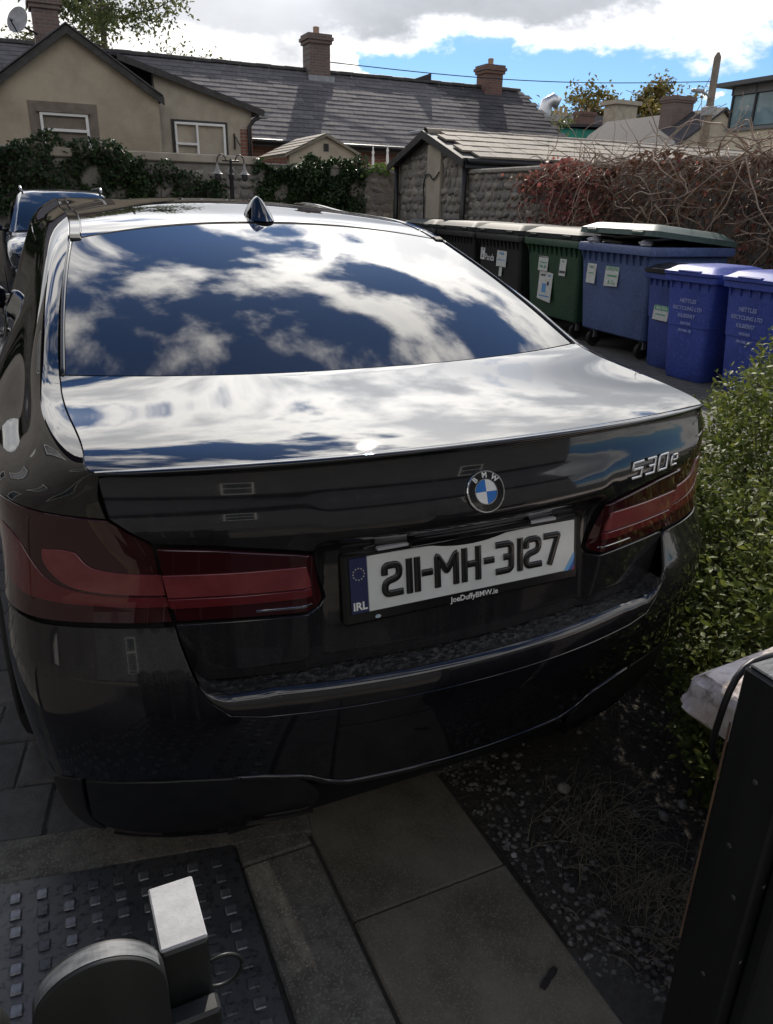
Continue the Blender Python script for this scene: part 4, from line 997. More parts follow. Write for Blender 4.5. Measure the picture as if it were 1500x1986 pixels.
# ------------------------------------------------------------------ low wall with painted coping, gates
M_PINK = mat('flaking_pale_paint', (.72, .65, .62), .85, col2=(.58, .50, .46), nscale=9, col3=(.30, .24, .20), n3scale=28, bump=.8, bscale=45, bdist=.006)
LW = empty('low_wall', (.226, -.42, 0), 0, 'low garden wall with a chipped pale painted coping stone beside the gate board', 'wall')
def build_coping():
    import bmesh
    bm = bmesh.new(); x0, x1, y0, y1, z0, z1 = 0, 1.9, -.065, .108, .665, .76; nx, ny, nz = 46, 10, 5; V = {}
    b = MB(); b.bbox((x0, y0, z0), (x1, y1, z1), .016); me = b.mesh('coping_stone', M_PINK)
    bm.from_mesh(me); bmesh.ops.subdivide_edges(bm, edges=bm.edges, cuts=5, use_grid_fill=True)
    from mathutils import noise
    for v in bm.verts:
        n = noise.noise(v.co * 22) * .006 + noise.noise(v.co * 60) * .0025; d = Vector((v.co.x - .3, v.co.y, v.co.z - .6)); d.x = 0 if v.co.x > .05 else -1
        v.co += Vector((d.x * n * 2, n * .8 * (1 if v.co.y > 0 else -1), n))
        c = (v.co - Vector((x0, y1, z1))).length                          # chipped corner
        if c < .07: v.co += Vector((.02, -.012, -.018)) * (1 - c / .07)
        c = (v.co - Vector((x0, y0, z1))).length
        if c < .05: v.co += Vector((.014, .010, -.010)) * (1 - c / .05)
    for f in bm.faces: f.smooth = True
    bm.to_mesh(me); bm.free(); shade_angle(me, 35); obj('coping_stone', me, LW)
    MB().box((.22, -.05, -.05), (1.9, .075, .667)).build('wall_body', mat('rough_render', (.055, .05, .046), .95, col2=(.035, .03, .028), nscale=10, bump=.8, bscale=60), LW)
build_coping()
M_GATE = mat('black_gate_paint', (.0085, .0095, .010), .38, col2=(.014, .015, .015), nscale=14, bump=.12, bscale=40, stretch=(1, 1, .15), bdist=.003, rough2=.55)
M_ENDGR = mat('bare_pale_end_grain', (.40, .40, .405), .7, col2=(.31, .31, .315), nscale=40, bump=.3, bscale=150, bdist=.002)
M_GREYTOP = mat('sunlit_grey_top', (.15, .158, .165), .6, col2=(.05, .053, .056), nscale=40, stretch=(1, 6, 1))  # grey of sunlit rims and end grain, held in the colour
M_SCREW = mat('screw_steel', (.16, .16, .16), .5, metal=.7, col2=(.08, .07, .06), nscale=400)
GR = empty('gate_post', (.19, -.55, 0), 0, 'black painted timber gate post with screws at the right edge', 'gate post')
b = MB(); b.bbox((.127, -.60, -.02), (.255, -.50, .898), .004, Matrix.Translation((-.19, .55, 0))); b.build('post', M_GATE, GR, 30)
b = MB(); b.bbox((.132, -.596, .8985), (.250, -.504, .903), .002, Matrix.Translation((-.19, .55, 0))); b.build('post_top', M_GREYTOP, GR, 30)
b = MB(); b.bbox((.150, -.628, -.02), (.60, -.602, .86), .004, Matrix.Translation((-.19, .55, 0))); b.build('board', M_GATE, GR, 30)
b = MB(); b.bbox((.1245, -.5025, .35), (.1268, -.4985, .80), .0008, Matrix.Translation((-.19, .55, 0))); b.build('edge_strip', mat('raw_brown_edge', (.16, .10, .06), .8, col2=(.10, .06, .04), nscale=40), GR, 30)
for (x, y, z) in ((.160, -.600, .70), (.150, -.600, .56), (.145, -.600, .40)):
    o = MB().lathe([(0, .0012), (.0032, .0010), (.004, 0)], 10, Matrix.Translation((x - .19, y + .55, z)) @ Matrix.Rotation(R(90), 4, 'X'), cap=False).build('screw', M_SCREW, GR, True)
for (y, z) in ((-.560, .735), (-.545, .60), (-.572, .52), (-.556, .33)):
    o = MB().lathe([(0, .0012), (.0038, .0010), (.0048, 0)], 10, Matrix.Translation((.1268 - .19, y + .55, z)) @ Matrix.Rotation(R(-90), 4, 'Y'), cap=False).build('screw', M_SCREW, GR, True)
cb = [(.70, -.40, .60), (.42, -.46, .84), (.232, -.470, .872), (.167, -.470, .861), (.140, -.475, .822), (.139, -.472, .785), (.152, -.460, .725), (.205, -.440, .650), (.33, -.42, .60), (.55, -.42, .58)]
from mathutils import geometry as _g
def smooth_pts(pts, k_=6):
    P = [np.array(p, float) for p in pts]; f = nspl(np.concatenate([[0], np.cumsum([np.linalg.norm(P[i + 1] - P[i]) for i in range(len(P) - 1)])]), np.array(P)); tmax = sum(np.linalg.norm(P[i + 1] - P[i]) for i in range(len(P) - 1))
    return [tuple(p) for p in f(np.linspace(0, tmax, k_ * len(P)))]
tag(MB().tube(smooth_pts(cb), .0052, 10).build('cable', mat('black_cable', (.012, .012, .013), .45), None, True), 'thick black cable arching over the top of the gate post', 'cable')
GL = empty('timber_gate', (-.69, -.60, 0), 0, 'black timber gate with a bare white post top and rounded picket near the camera', 'gate')
T = Matrix.Translation((.69, .60, 0))
b = MB(); b.bbox((-.712, -.622, -.02), (-.670, -.550, .894), .003, T); b.build('stile', M_GATE, GL, 30)
b = MB(); b.bbox((-.7115, -.6215, .8943), (-.6705, -.5505, .8985), .0015, T); b.build('stile_top', M_ENDGR, GL, 30)
def picket(xc, y0, zt, r, th):
    pts = [(-r, -zt)] + [(-r * math.cos(a), r * math.sin(a)) for a in np.linspace(0, math.pi, 33)] + [(r, -zt)]
    b = MB(); b.prism(pts, th, T @ Matrix.Translation((xc, y0, zt)) @ Matrix.Rotation(R(90), 4, 'X')); o = b.build('picket', M_GATE, GL); fix_normals(o.data); bevel_mesh(o.data, .0025, 2, 25)
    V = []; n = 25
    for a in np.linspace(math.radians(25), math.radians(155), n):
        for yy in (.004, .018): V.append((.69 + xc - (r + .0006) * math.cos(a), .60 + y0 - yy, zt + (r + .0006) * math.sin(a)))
    w_ = MB().add(V, [(2 * i, 2 * i + 1, 2 * i + 3, 2 * i + 2) for i in range(n - 1)]).build('sunlit_rim', M_GREYTOP, o)  # grey band paints the sunlit rim onto the black picket
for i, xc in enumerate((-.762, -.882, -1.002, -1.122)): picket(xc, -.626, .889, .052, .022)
b = MB(); b.bbox((-1.25, -.632, .55), (-.668, -.606, .63), .003, T); b.build('rail', M_GATE, GL, 30)
b = MB(); b.bbox((-.716, -.648, .800), (-.668, -.628, .836), .003, T); b.build('latch_plate', M_GATE, GL, 30)
b = MB(); b.tube([(-.655 + .020 * math.cos(a) + .69, -.585 + .60, .80 + .020 * math.sin(a)) for a in np.linspace(0, 2 * math.pi, 25)], .0020, 8); b.build('ring_latch', M_GATE, GL, True)

b = MB(); V, F = [], []
for i, (w, h_) in enumerate(((.012, 0), (.016, .003), (.011, .001), (.017, .004), (.009, .002))):
    t = -.030 + .060 * i / 4; V += [(t, -w * .5, h_), (t, w * .5, h_ + .002)]
F = [(2 * i, 2 * i + 1, 2 * i + 3, 2 * i + 2) for i in range(4)]
o = MB().add(V, F).build('fallen_leaf', mat('dark_dead_leaf', (.014, .012, .010), .8)); o.location = (.061, -.276, .004); o.rotation_euler = (0, 0, .45); tag(o, 'dark dead leaf lying on the nearest paving slab', 'leaf')

# ------------------------------------------------------------------ bins
def loft_rect(secs, r=.04, k_=4):
    """rounded-rectangle sections (z, x0, x1, y0, y1) -> verts, faces"""
    V = []; n = 4 * (k_ + 1)
    for z, x0, x1, y0, y1 in secs:
        rr = min(r, (x1 - x0) / 2.01, (y1 - y0) / 2.01)
        for cx, cy, a0 in ((x1 - rr, y1 - rr, 0), (x0 + rr, y1 - rr, 90), (x0 + rr, y0 + rr, 180), (x1 - rr, y0 + rr, 270)):
            for i in range(k_ + 1):
                a = R(a0 + 90 * i / k_); V.append((cx + rr * math.cos(a), cy + rr * math.sin(a), z))
    F = [(i * n + k, i * n + (k + 1) % n, (i + 1) * n + (k + 1) % n, (i + 1) * n + k) for i in range(len(secs) - 1) for k in range(n)]
    F += [tuple(range(n))[::-1], tuple(range((len(secs) - 1) * n, len(secs) * n))]
    return V, F
def plast(name, c, rough=.42): return mat(name, c, rough, col2=tuple(x * .72 for x in c), nscale=3, col3=tuple(min(1, x * 1.25 + .01) for x in c), n3scale=40, bump=.06, bscale=300, ior=1.46)
P_BLUE = plast('blue_bin_plastic', (.046, .078, .36)); P_BLUE2 = plast('faded_blue_bin_plastic', (.070, .11, .25)); P_GREEN = plast('green_bin_plastic', (.022, .065, .035)); P_BLACK = plast('black_bin_plastic', (.016, .017, .018)); P_LIDG = plast('grey_green_lid', (.06, .10, .09), .55); P_LIDK = mat('dark_bin_lid', (.020, .024, .024), .6, col2=(.030, .034, .034), nscale=4, spec=.12)
STK = mat('white_sticker', (.62, .63, .61), .5, col2=(.50, .51, .49), nscale=30); INKG = mat('green_ink', (.10, .33, .19), .6); INKK = mat('dark_ink', (.05, .055, .06), .6); INKB = mat('blue_ink', (.10, .28, .55), .6); INKW = mat('white_print', (.25, .30, .55), .6)
def wheel_part(root, x, y, r=.10, w=.045, name='wheel', ax='Y', z=None):
    Mx = Matrix.Translation((x, y, r if z is None else z)) @ Matrix.Rotation(R(90), 4, 'X' if ax == 'Y' else 'Y')
    o = MB().lathe([(r * .55, -w / 2), (r * .92, -w / 2), (r, -w * .3), (r, w * .3), (r * .92, w / 2), (r * .55, w / 2)], 20, Mx, cap=False).build(name, RUBBER, root, 40)
    MB().lathe([(0, -w * .35), (r * .58, -w * .35), (r * .58, w * .35), (0, w * .35)], 16, Mx, cap=False).build('hub', SATIN, o, 40)
    return o
def face_frame(x, y, z, rz=0.):
    """matrix whose local XY plane is a vertical bin front facing -X (local x = towards -Y, local y = up)"""
    return Matrix.Translation((x, y, z)) @ Matrix(((0, 0, -1, 0), (-1, 0, 0, 0), (0, 1, 0, 0), (0, 0, 0, 1)))
def sticker(root, M, w, h, items=(), skew=0.):
    b = MB(); b.prism([(-w / 2, -h / 2), (w / 2, -h / 2 + skew), (w / 2, h / 2 + skew), (-w / 2, h / 2)], .0012, M); o = b.build('sticker', STK, root); fix_normals(o.data)
    for it in items:
        if it[0] == 'bar':
            _, x, y, ww, hh, m_ = it; b = MB(); b.prism([(x - ww / 2, y - hh / 2), (x + ww / 2, y - hh / 2), (x + ww / 2, y + hh / 2), (x - ww / 2, y + hh / 2)], .0012, M @ Matrix.Translation((0, 0, .0014))); q = b.build('printed_band', m_, o); fix_normals(q.data)
        else:
            _, x, y, sz, tx, m_ = it; me = text_mesh('printed_words', tx, sz, m_, .0006, .0008); q = obj('printed_words', me, o); q.matrix_local = M @ Matrix.Translation((x, y, .0028))
    return o
def four_wheel_bin(name, loc, rz, body_m, lid_m, label, lid_open=0., lid_flat=True, w=1.24, d=1.02, h=1.17):
    """1100-litre container. Front faces -X; width along Y"""
    root = empty(name, loc, rz, label, 'bin', 'four-wheeled bins along the wall')
    y0, y1 = -w / 2, w / 2
    V, F = loft_rect([(.20, .10, d - .06, y0 + .07, y1 - .07), (.22, .07, d - .04, y0 + .05, y1 - .05), (.70, .03, d - .02, y0 + .02, y1 - .02), (h - .09, 0, d, y0, y1)], .05)
    o = MB().add(V, F).build('bin_body', body_m, root); shade_angle(o.data, 40)
    V, F = loft_rect([(h - .092, -.02, d + .02, y0 - .02, y1 + .02), (h - .085, -.045, d + .045, y0 - .045, y1 + .045), (h - .02, -.045, d + .045, y0 - .045, y1 + .045), (h, -.035, d + .035, y0 - .035, y1 + .035)], .05)
    o = MB().add(V, F).build('rim', body_m, root); shade_angle(o.data, 40)
    rb = MB(); rb.add(*loft_rect([(-.10, -.003, .010, -.006, .006), (0, -.040, .010, -.010, .010)], .003, 2)); rm = rb.mesh('rim_rib', body_m)
    for k in range(11): q = obj('rim_rib', rm, root); q.location = (0.0, y0 + .06 + (w - .12) * k / 10, h - .093)
    for yy in (y0 - .02, y1 + .02):
        sgn = -1 if yy < 0 else 1
        b = MB(); b.tube([(.25, yy - .0, h - .16), (.25, yy + sgn * .07, h - .15), (d - .25, yy + sgn * .07, h - .15), (d - .25, yy, h - .16)], .018, 8); b.build('side_handle', body_m, root, True)
    for (x, y) in ((.18, y0 + .17), (.18, y1 - .17), (d - .18, y0 + .17), (d - .18, y1 - .17)):
        wheel_part(root, x, y, .095, .05, 'castor', 'Y'); b = MB(); b.bbox((x - .03, y - .04, .10), (x + .03, y + .04, .205), .01); b.build('castor_fork', mat('zinc_grey', (.30, .31, .32), .45, metal=.7), root)
    # lid: shallow domed tray hinged along the back
    T_ = Matrix.Translation((d, 0, h + .005)) @ Matrix.Rotation(lid_open, 4, 'Y') @ Matrix.Translation((-d, 0, 0))
    V, F = loft_rect([(0, -.05, d + .05, y0 - .05, y1 + .05), (.055, -.045, d + .045, y0 - .045, y1 + .045), (.075, -.01, d, y0 - .0, y1 + .0), (.115, .06, d - .05, y0 + .08, y1 - .08), (.125, .10, d - .10, y0 + .12, y1 - .12)], .06)
    V = [tuple(T_ @ Vector(p)) for p in V]; ld = MB().add(V, F).build('lid', lid_m, root); shade_angle(ld.data, 35)
    for yy in (y0 + .22, y1 - .22):
        b = MB(); b.bbox((-.066, yy - .09, .012), (-.040, yy + .09, .045), .006, T_); b.build('lid_grip', lid_m, ld)
    b = MB(); b.tube([tuple(T_ @ Vector((d + .03, yy, .03))) for yy in np.linspace(y0, y1, 3)], .016, 8); b.build('hinge_bar', SATIN, root, True)
    return root
def wheelie_bin(name, loc, rz, body_m, lid_m, label, w=.57, d=.70, h=1.0):
    root = empty(name, loc, rz, label, 'bin', 'two-wheeled blue bins beside the hedge'); y0, y1 = -w / 2, w / 2
    V, F = loft_rect([(0.0, .10, d - .16, y0 + .075, y1 - .075), (.03, .085, d - .14, y0 + .065, y1 - .065), (.16, .075, d - .13, y0 + .058, y1 - .058), (.50, .050, d - .08, y0 + .04, y1 - .04), (.505, .042, d - .075, y0 + .035, y1 - .035), (h - .09, .015, d - .02, y0 + .01, y1 - .01)], .045)
    o = MB().add(V, F).build('bin_body', body_m, root); shade_angle(o.data, 40)
    V, F = loft_rect([(h - .095, .01, d, y0 + .005, y1 - .005), (h - .085, -.02, d + .01, y0 - .02, y1 + .02), (h - .035, -.022, d + .012, y0 - .022, y1 + .022), (h - .03, 0, d, y0 - .005, y1 + .005)], .04)
    o = MB().add(V, F).build('rim', body_m, root); shade_angle(o.data, 40)
    V, F = loft_rect([(h - .028, -.035, d + .02, y0 - .03, y1 + .03), (h, -.038, d + .02, y0 - .033, y1 + .033), (h + .008, -.01, d + .0, y0 - .005, y1 + .005), (h + .045, .05, d - .05, y0 + .04, y1 - .04), (h + .058, .13, d - .12, y0 + .09, y1 - .09)], .05)
    ld = MB().add(V, F).build('lid', lid_m, root); shade_angle(ld.data, 35)
    b = MB(); b.bbox((-.040, -.13, h + .000), (.02, .13, h + .016), .006); b.build('lid_grip', lid_m, ld)
    b = MB(); b.tube([(d + .09, y0 + .05, h + .005), (d + .09, y1 - .05, h + .005)], .016, 8); b.build('handle_bar', body_m, root, True)
    for yy in (y0 + .08, y1 - .08):
        b = MB(); b.tube([(d - .02, yy, h - .05), (d + .09, yy, h + .005)], .016, 8); b.build('handle_arm', body_m, root, True)
    for yy in (y0 - .0, y1 + .0): wheel_part(root, d - .10, yy, .10, .05)
    rb = MB(); rb.add(*loft_rect([(-.06, 0, .03, -.005, .005), (0, -.02, .03, -.008, .008)], .002, 2)); rm = rb.mesh('rim_rib', body_m)
    for k in range(5): q = obj('rim_rib', rm, root); q.location = (.012, y0 + .07 + (w - .14) * k / 4, h - .094)
    return root
def print_lines(root, x, z, lines, slope=.055, y=0.):
    """rows of white print on the sloping bin front"""
    for i, (t, sz) in enumerate(lines):
        me = text_mesh('printed_line', t, sz, INKW, .0006, .0012); o = obj('printed_line', me, root); zz = z - i * .068
        o.matrix_local = face_frame(x + (1.0 - zz) * slope, y, zz) @ Matrix.Rotation(-math.atan(slope), 4, 'X')
LINES = [('NETTLES', .050), ('RECYCLING LTD', .046), ('KILBERRY', .048), ('NAVAN', .036), ('PH 046 28', .036)]
w3 = wheelie_bin('wheelie_bin', (4.86, 3.62, -.01), R(-3), P_BLUE, P_BLUE, 'bright blue wheelie bin closest to the hedge, white print on its front'); print_lines(w3, .004, .74, LINES)
w2 = wheelie_bin('wheelie_bin', (4.86, 4.30, -.01), R(2), P_BLUE, P_BLUE, 'bright blue wheelie bin with white print between the stickered one and the hedge'); print_lines(w2, .004, .74, LINES)
w1 = wheelie_bin('wheelie_bin', (5.06, 4.86, -.01), R(-6), plast('mid_blue_bin_plastic', (.038, .066, .26)), P_BLACK, 'narrow blue wheelie bin with a white hire sticker and black lid', w=.50, h=.97)
sticker(w1, face_frame(.036, -.02, .64) @ Matrix.Rotation(-.05, 4, 'X'), .235, .31, [('bar', -.045, .075, .10, .09, INKB), ('txt', .062, .095, .055, 'SKIP', INKK), ('txt', .062, .045, .055, 'HIRE', INKK), ('bar', 0, -.03, .215, .06, INKG), ('txt', 0, -.032, .05, 'skip hire', STK), ('bar', 0, -.10, .16, .012, INKG)])
f1 = four_wheel_bin('wheeled_container', (5.17, 5.73, -.01), R(-4), P_BLUE2, P_LIDG, 'large faded blue four-wheeled bin with a grey-green lid propped open on rubbish', lid_open=R(5.5))
sticker(f1, face_frame(.010, .40, .88) @ Matrix.Rotation(-.03, 4, 'X'), .17, .30, [('txt', 0, .03, .05, 'eco', INKG), ('bar', 0, -.04, .10, .012, INKG)])
sticker(f1, face_frame(.010, .02, .86) @ Matrix.Rotation(-.03, 4, 'X'), .24, .27, [('txt', 0, .055, .065, 'GREENS', INKG), ('bar', .01, -.02, .17, .02, INKG), ('txt', .02, -.09, .06, '& Co.', INKG)], skew=.01)
f2 = four_wheel_bin('wheeled_container', (5.36, 7.12, -.01), R(-6), P_GREEN, P_LIDK, 'dark green four-wheeled bin with three white stickers and a closed lid', w=1.26)
sticker(f2, face_frame(.010, .20, .90) @ Matrix.Rotation(-.03, 4, 'X'), .24, .26, [('txt', 0, .05, .07, 'GREENS', INKK), ('bar', 0, -.03, .17, .015, INKG), ('txt', 0, -.08, .06, '046 90', INKG)])
sticker(f2, face_frame(.018, .12, .60) @ Matrix.Rotation(-.03, 4, 'X'), .34, .36, [('bar', -.02, -.04, .10, .11, INKB), ('txt', -.07, .12, .05, 'mixed', INKK), ('txt', .09, .12, .04, 'food', INKB), ('bar', .07, .02, .05, .05, INKK), ('bar', 0, -.14, .26, .015, INKB)], skew=-.03)
sticker(f2, face_frame(.010, -.28, .88) @ Matrix.Rotation(-.03, 4, 'X'), .15, .27, [('txt', 0, .04, .05, 'eco', INKG), ('bar', 0, -.09, .13, .03, INKK)])
f3 = four_wheel_bin('wheeled_container', (5.52, 8.62, -.01), R(-6), P_BLACK, P_LIDK, 'black four-wheeled bin next to the green one with a white notice', w=1.30)
sticker(f3, face_frame(.010, -.12, .88) @ Matrix.Rotation(-.03, 4, 'X'), .30, .30, [('txt', 0, .03, .065, 'Panda', INKB), ('bar', 0, -.06, .22, .012, INKB)]); sticker(f3, face_frame(.015, -.10, .66) @ Matrix.Rotation(-.03, 4, 'X'), .09, .13)
sticker(f3, face_frame(.010, .50, .92) @ Matrix.Rotation(-.03, 4, 'X'), .14, .26, [('txt', 0, .04, .12, 'S', INKK), ('txt', 0, -.08, .07, '&', INKK)])
me = text_mesh('printed_words', 'Panda', .13, mat('white_bin_print', (.6, .6, .6), .5), .0006, .001); o = obj('printed_words', me, f3); o.matrix_local = face_frame(.005, .26, .83) @ Matrix.Rotation(-.03, 4, 'X')
f4 = four_wheel_bin('wheeled_container', (5.66, 10.10, -.01), R(-5), P_BLACK, P_LIDK, 'black four-wheeled bin, second beyond the green one', w=1.28)
f5 = four_wheel_bin('wheeled_container', (5.75, 11.55, -.01), R(-4), P_BLACK, P_LIDK, 'black four-wheeled bin furthest along the wall, mostly behind the car roof', w=1.28)
# rubbish swelling under the propped lid
M_CARD = mat('wet_cardboard', (.13, .105, .085), .85, col2=(.07, .06, .055), nscale=9); M_BAG = mat('black_refuse_bag', (.012, .012, .013), .28, bump=.8, bscale=22, bdist=.02)
for i, (x, y, z, sx, sy, sz, rx, ry, rz, m_) in enumerate([(5.45, 6.05, 1.20, .40, .5, .02, 3, -4, 8, M_CARD), (5.40, 5.60, 1.225, .42, .45, .018, -4, 5, -12, M_CARD), (5.55, 5.85, 1.245, .5, .6, .015, 2, -3, 20, mat('grey_cardboard', (.20, .19, .18), .85)), (5.42, 5.35, 1.215, .34, .28, .015, -8, 3, 30, mat('pale_cardboard', (.33, .31, .29), .85))]):
    b = MB(); b.box((-sx / 2, -sy / 2, -sz / 2), (sx / 2, sy / 2, sz / 2)); o = b.build('cardboard_sheet', m_); o.location = (x, y, z); o.rotation_euler = (R(rx), R(ry), R(rz))
    tag(o, ['bottom brown cardboard sheet under the propped bin lid, on its far side', 'brown cardboard sheet under the propped lid, at the middle', 'grey cardboard sheet uppermost under the propped bin lid', 'pale cardboard piece sticking out at the near end of the lid'][i], 'cardboard', 'cardboard in the blue bin')
for i, (x, y, z, s) in enumerate([(5.22, 6.15, 1.185, .075), (5.20, 5.30, 1.19, .062)]):
    V, F = blob(50 + i, s, 16, 12, .38, .55); o = MB().add(V, F).build('plastic_bag', mat('pale_plastic_bag', (.42, .44, .50), .35, bump=.6, bscale=40), None, True); o.location = (x, y, z)
    tag(o, ['crumpled pale plastic bag at the far end of the blue bin rim', 'crumpled pale plastic bag at the near corner of the blue bin rim'][i], 'bag')
for i, (x, y, z, s) in enumerate([(5.5, 5.95, 1.16, .24), (5.6, 5.5, 1.16, .22)]):
    V, F = blob(70 + i, s, 18, 12, .10, .45); o = MB().add(V, F).build('refuse_bag', M_BAG, None, True); o.location = (x, y, z)
    tag(o, ['black refuse bag in the blue bin, further under the lid', 'black refuse bag in the blue bin, nearer the open side'][i], 'bag')

# ------------------------------------------------------------------ parked car facing us
def build_suv():
    root = empty('parked_car', (0, 0, 0), 0, 'dark blue parked car facing us beyond the left side of the saloon', 'car')
    NAVY = mat('navy_car_paint', (.010, .016, .032), .12, ior=1.6, coat=.6)
    cx = -.03; y0 = 9.95
    # stations along the car: (y, halfwidth_low, halfwidth_belt, z_low, z_belt, z_top)
    st = [(0, .55, .60, .38, .62, .66), (.06, .78, .80, .30, .66, .82), (.25, .88, .86, .26, .74, .92), (.7, .91, .88, .26, .88, 1.00), (1.2, .92, .89, .26, .95, 1.06), (2.0, .93, .90, .26, .98, 1.10), (3.0, .93, .90, .26, 1.0, 1.12), (4.0, .92, .88, .28, 1.0, 1.12), (4.4, .86, .80, .34, .95, 1.05), (4.5, .70, .66, .45, .85, .92)]
    V = []; n = 0
    for (y, wl, wb, zl, zb, zt) in st:
        sec = [(wl * .86, zl), (wl, zl + .08), (wl * 1.0, (zl + zb) / 2), (wb, zb), (wb * .94, zb + (zt - zb) * .7), (wb * .75, zt), (wb * .4, zt + .012), (0, zt + .018)]
        full = sec + [(-a, z) for a, z in sec[::-1][1:]]; n = len(full)
        V += [(cx + a, y0 + y, z) for a, z in full]
    F = [(i * n + k, (i + 1) * n + k, (i + 1) * n + k + 1, i * n + k + 1) for i in range(len(st) - 1) for k in range(n - 1)] + [tuple(range(n)), tuple(range((len(st) - 1) * n, len(st) * n))[::-1]]
    b = MB().add(V, F).build('body', NAVY, root); fix_normals(b.data); shade_angle(b.data, 45)
    # greenhouse
    gs = [(1.15, .80, 1.05, .74, 1.07), (2.00, .80, 1.08, .60, 1.55), (2.35, .80, 1.09, .585, 1.60), (3.0, .80, 1.10, .58, 1.61), (3.8, .79, 1.10, .56, 1.57), (4.35, .72, 1.04, .55, 1.10)]
    V = []; 
    for (y, wb, zb, wt, zt) in gs:
        sec = [(wb, zb - .05), (wb * .97, zb), ((wb + wt) / 2 + .02, (zb + zt) / 2), (wt + .01, zt - .035), (wt - .06, zt), (wt * .5, zt + .012), (0, zt + .016)]
        full = sec + [(-a, z) for a, z in sec[::-1][1:]]; n = len(full); V += [(cx + a, y0 + y, z) for a, z in full]
    F = [(i * n + k, (i + 1) * n + k, (i + 1) * n + k + 1, i * n + k + 1) for i in range(len(gs) - 1) for k in range(n - 1)] + [tuple(range(n)), tuple(range((len(gs) - 1) * n, len(gs) * n))[::-1]]
    g = MB().add(V, F).build('cabin', NAVY, root); fix_normals(g.data); shade_angle(g.data, 40)
    W_S = mat('parked_car_glass', (.012, .02, .03), .02, ior=1.7, coat=.4)
    def scr(s, t):
        y = 1.17 + (1.96 - 1.17) * t; wd = .70 + (.56 - .70) * t; z = 1.095 + (1.545 - 1.095) * t
        return (cx + s * wd, y0 + y - .035 + .07 * s * s * (1 - t), z + .018 + .03 * math.sin(math.pi * t) - .03 * s * s)
    MB().grid([[scr(s, t) for s in np.linspace(-1, 1, 21)] for t in np.linspace(0, 1, 13)]).build('windscreen', W_S, root, True)
    for s in (-1, 1):
        b = MB(); b.tube([(cx + s * .55, y0 + 2.0, 1.575), (cx + s * .56, y0 + 2.2, 1.635), (cx + s * .555, y0 + 3.6, 1.625), (cx + s * .545, y0 + 3.75, 1.57)], .018, 8); b.build('roof_rail', mat('rail_silver', (.35, .36, .37), .3, metal=.9), root, True)
        V = [(cx + s * .79, y0 + 1.45, 1.09), (cx + s * .70, y0 + 1.95, 1.42), (cx + s * .66, y0 + 3.6, 1.42), (cx + s * .78, y0 + 3.9, 1.11)]
        MB().add([(x + s * .02, y, z) for x, y, z in V], [(0, 1, 2, 3)] if s > 0 else [(3, 2, 1, 0)]).build('side_window', W_S, root)
        V, F = blob(5, .11, 14, 10, .0, .62); mo = MB().add([(cx + s * .97 + p[0] * .95, y0 + 1.52 + p[1] * .5, 1.10 + p[2]) for p in V], F).build('door_mirror', NAVY, root, True)
        b = MB(); b.tube([(cx + s * .80, y0 + 1.52, 1.06), (cx + s * .92, y0 + 1.52, 1.07)], .02, 8); b.build('mirror_arm', GBLACK, mo, True)
        # lamps: slim day-running bar, main lamp below
        V = []; nn = 9
        for i in range(nn):
            t = i / (nn - 1); x = s * (.46 + .36 * t); y = .045 + .16 * t * t; V += [(cx + x, y0 + y - .02, .765 + .03 * t), (cx + x, y0 + y - .02 + .03, .80 + .045 * t)]
        o = MB().add(V, [(2 * i, 2 * i + 1, 2 * i + 3, 2 * i + 2) for i in range(nn - 1)]).build('running_lamp', mat('lamp_silver', (.45, .47, .5), .15, metal=.5), root); fix_normals(o.data)
        b = MB(); b.bbox((cx + min(s * .60, s * .84), y0 + .02, .54), (cx + max(s * .60, s * .84), y0 + .12, .68), .03, Matrix.Identity(4)); o = b.build('headlamp', mat('headlamp_dark', (.02, .02, .022), .1, coat=.6), root, 40)
        b = MB(); b.bbox((cx + min(s * .66, s * .78), y0 + .012, .575), (cx + max(s * .66, s * .78), y0 + .03, .645), .02); b.build('lens', mat('lens_pale', (.45, .47, .48), .1), o, 40)
        for yy in (.88, 3.55): wheel_part(root, cx + s * .80, y0 + yy, .34, .23, 'wheel', 'X')
    b = MB(); b.bbox((cx - .60, y0 - .035, .46), (cx + .60, y0 + .05, .735), .03); b.build('grille', GBLACK, root, 40)
    for i in range(5): b = MB(); b.bbox((cx - .56, y0 - .042, .49 + i * .048), (cx + .56, y0 - .034, .505 + i * .048), .003); b.build('grille_bar', mat('grille_grey', (.06, .06, .065), .3, metal=.6), root)
    b = MB(); b.bbox((cx - .26, y0 - .055, .40), (cx + .26, y0 - .043, .51), .003); b.build('number_plate', mat('plain_plate', (.6, .6, .58), .4), root)
    b = MB(); b.bbox((cx - .80, y0 - .02, .27), (cx + .80, y0 + .10, .37), .03); b.build('skid_plate', SATIN, root, 40)
build_suv()

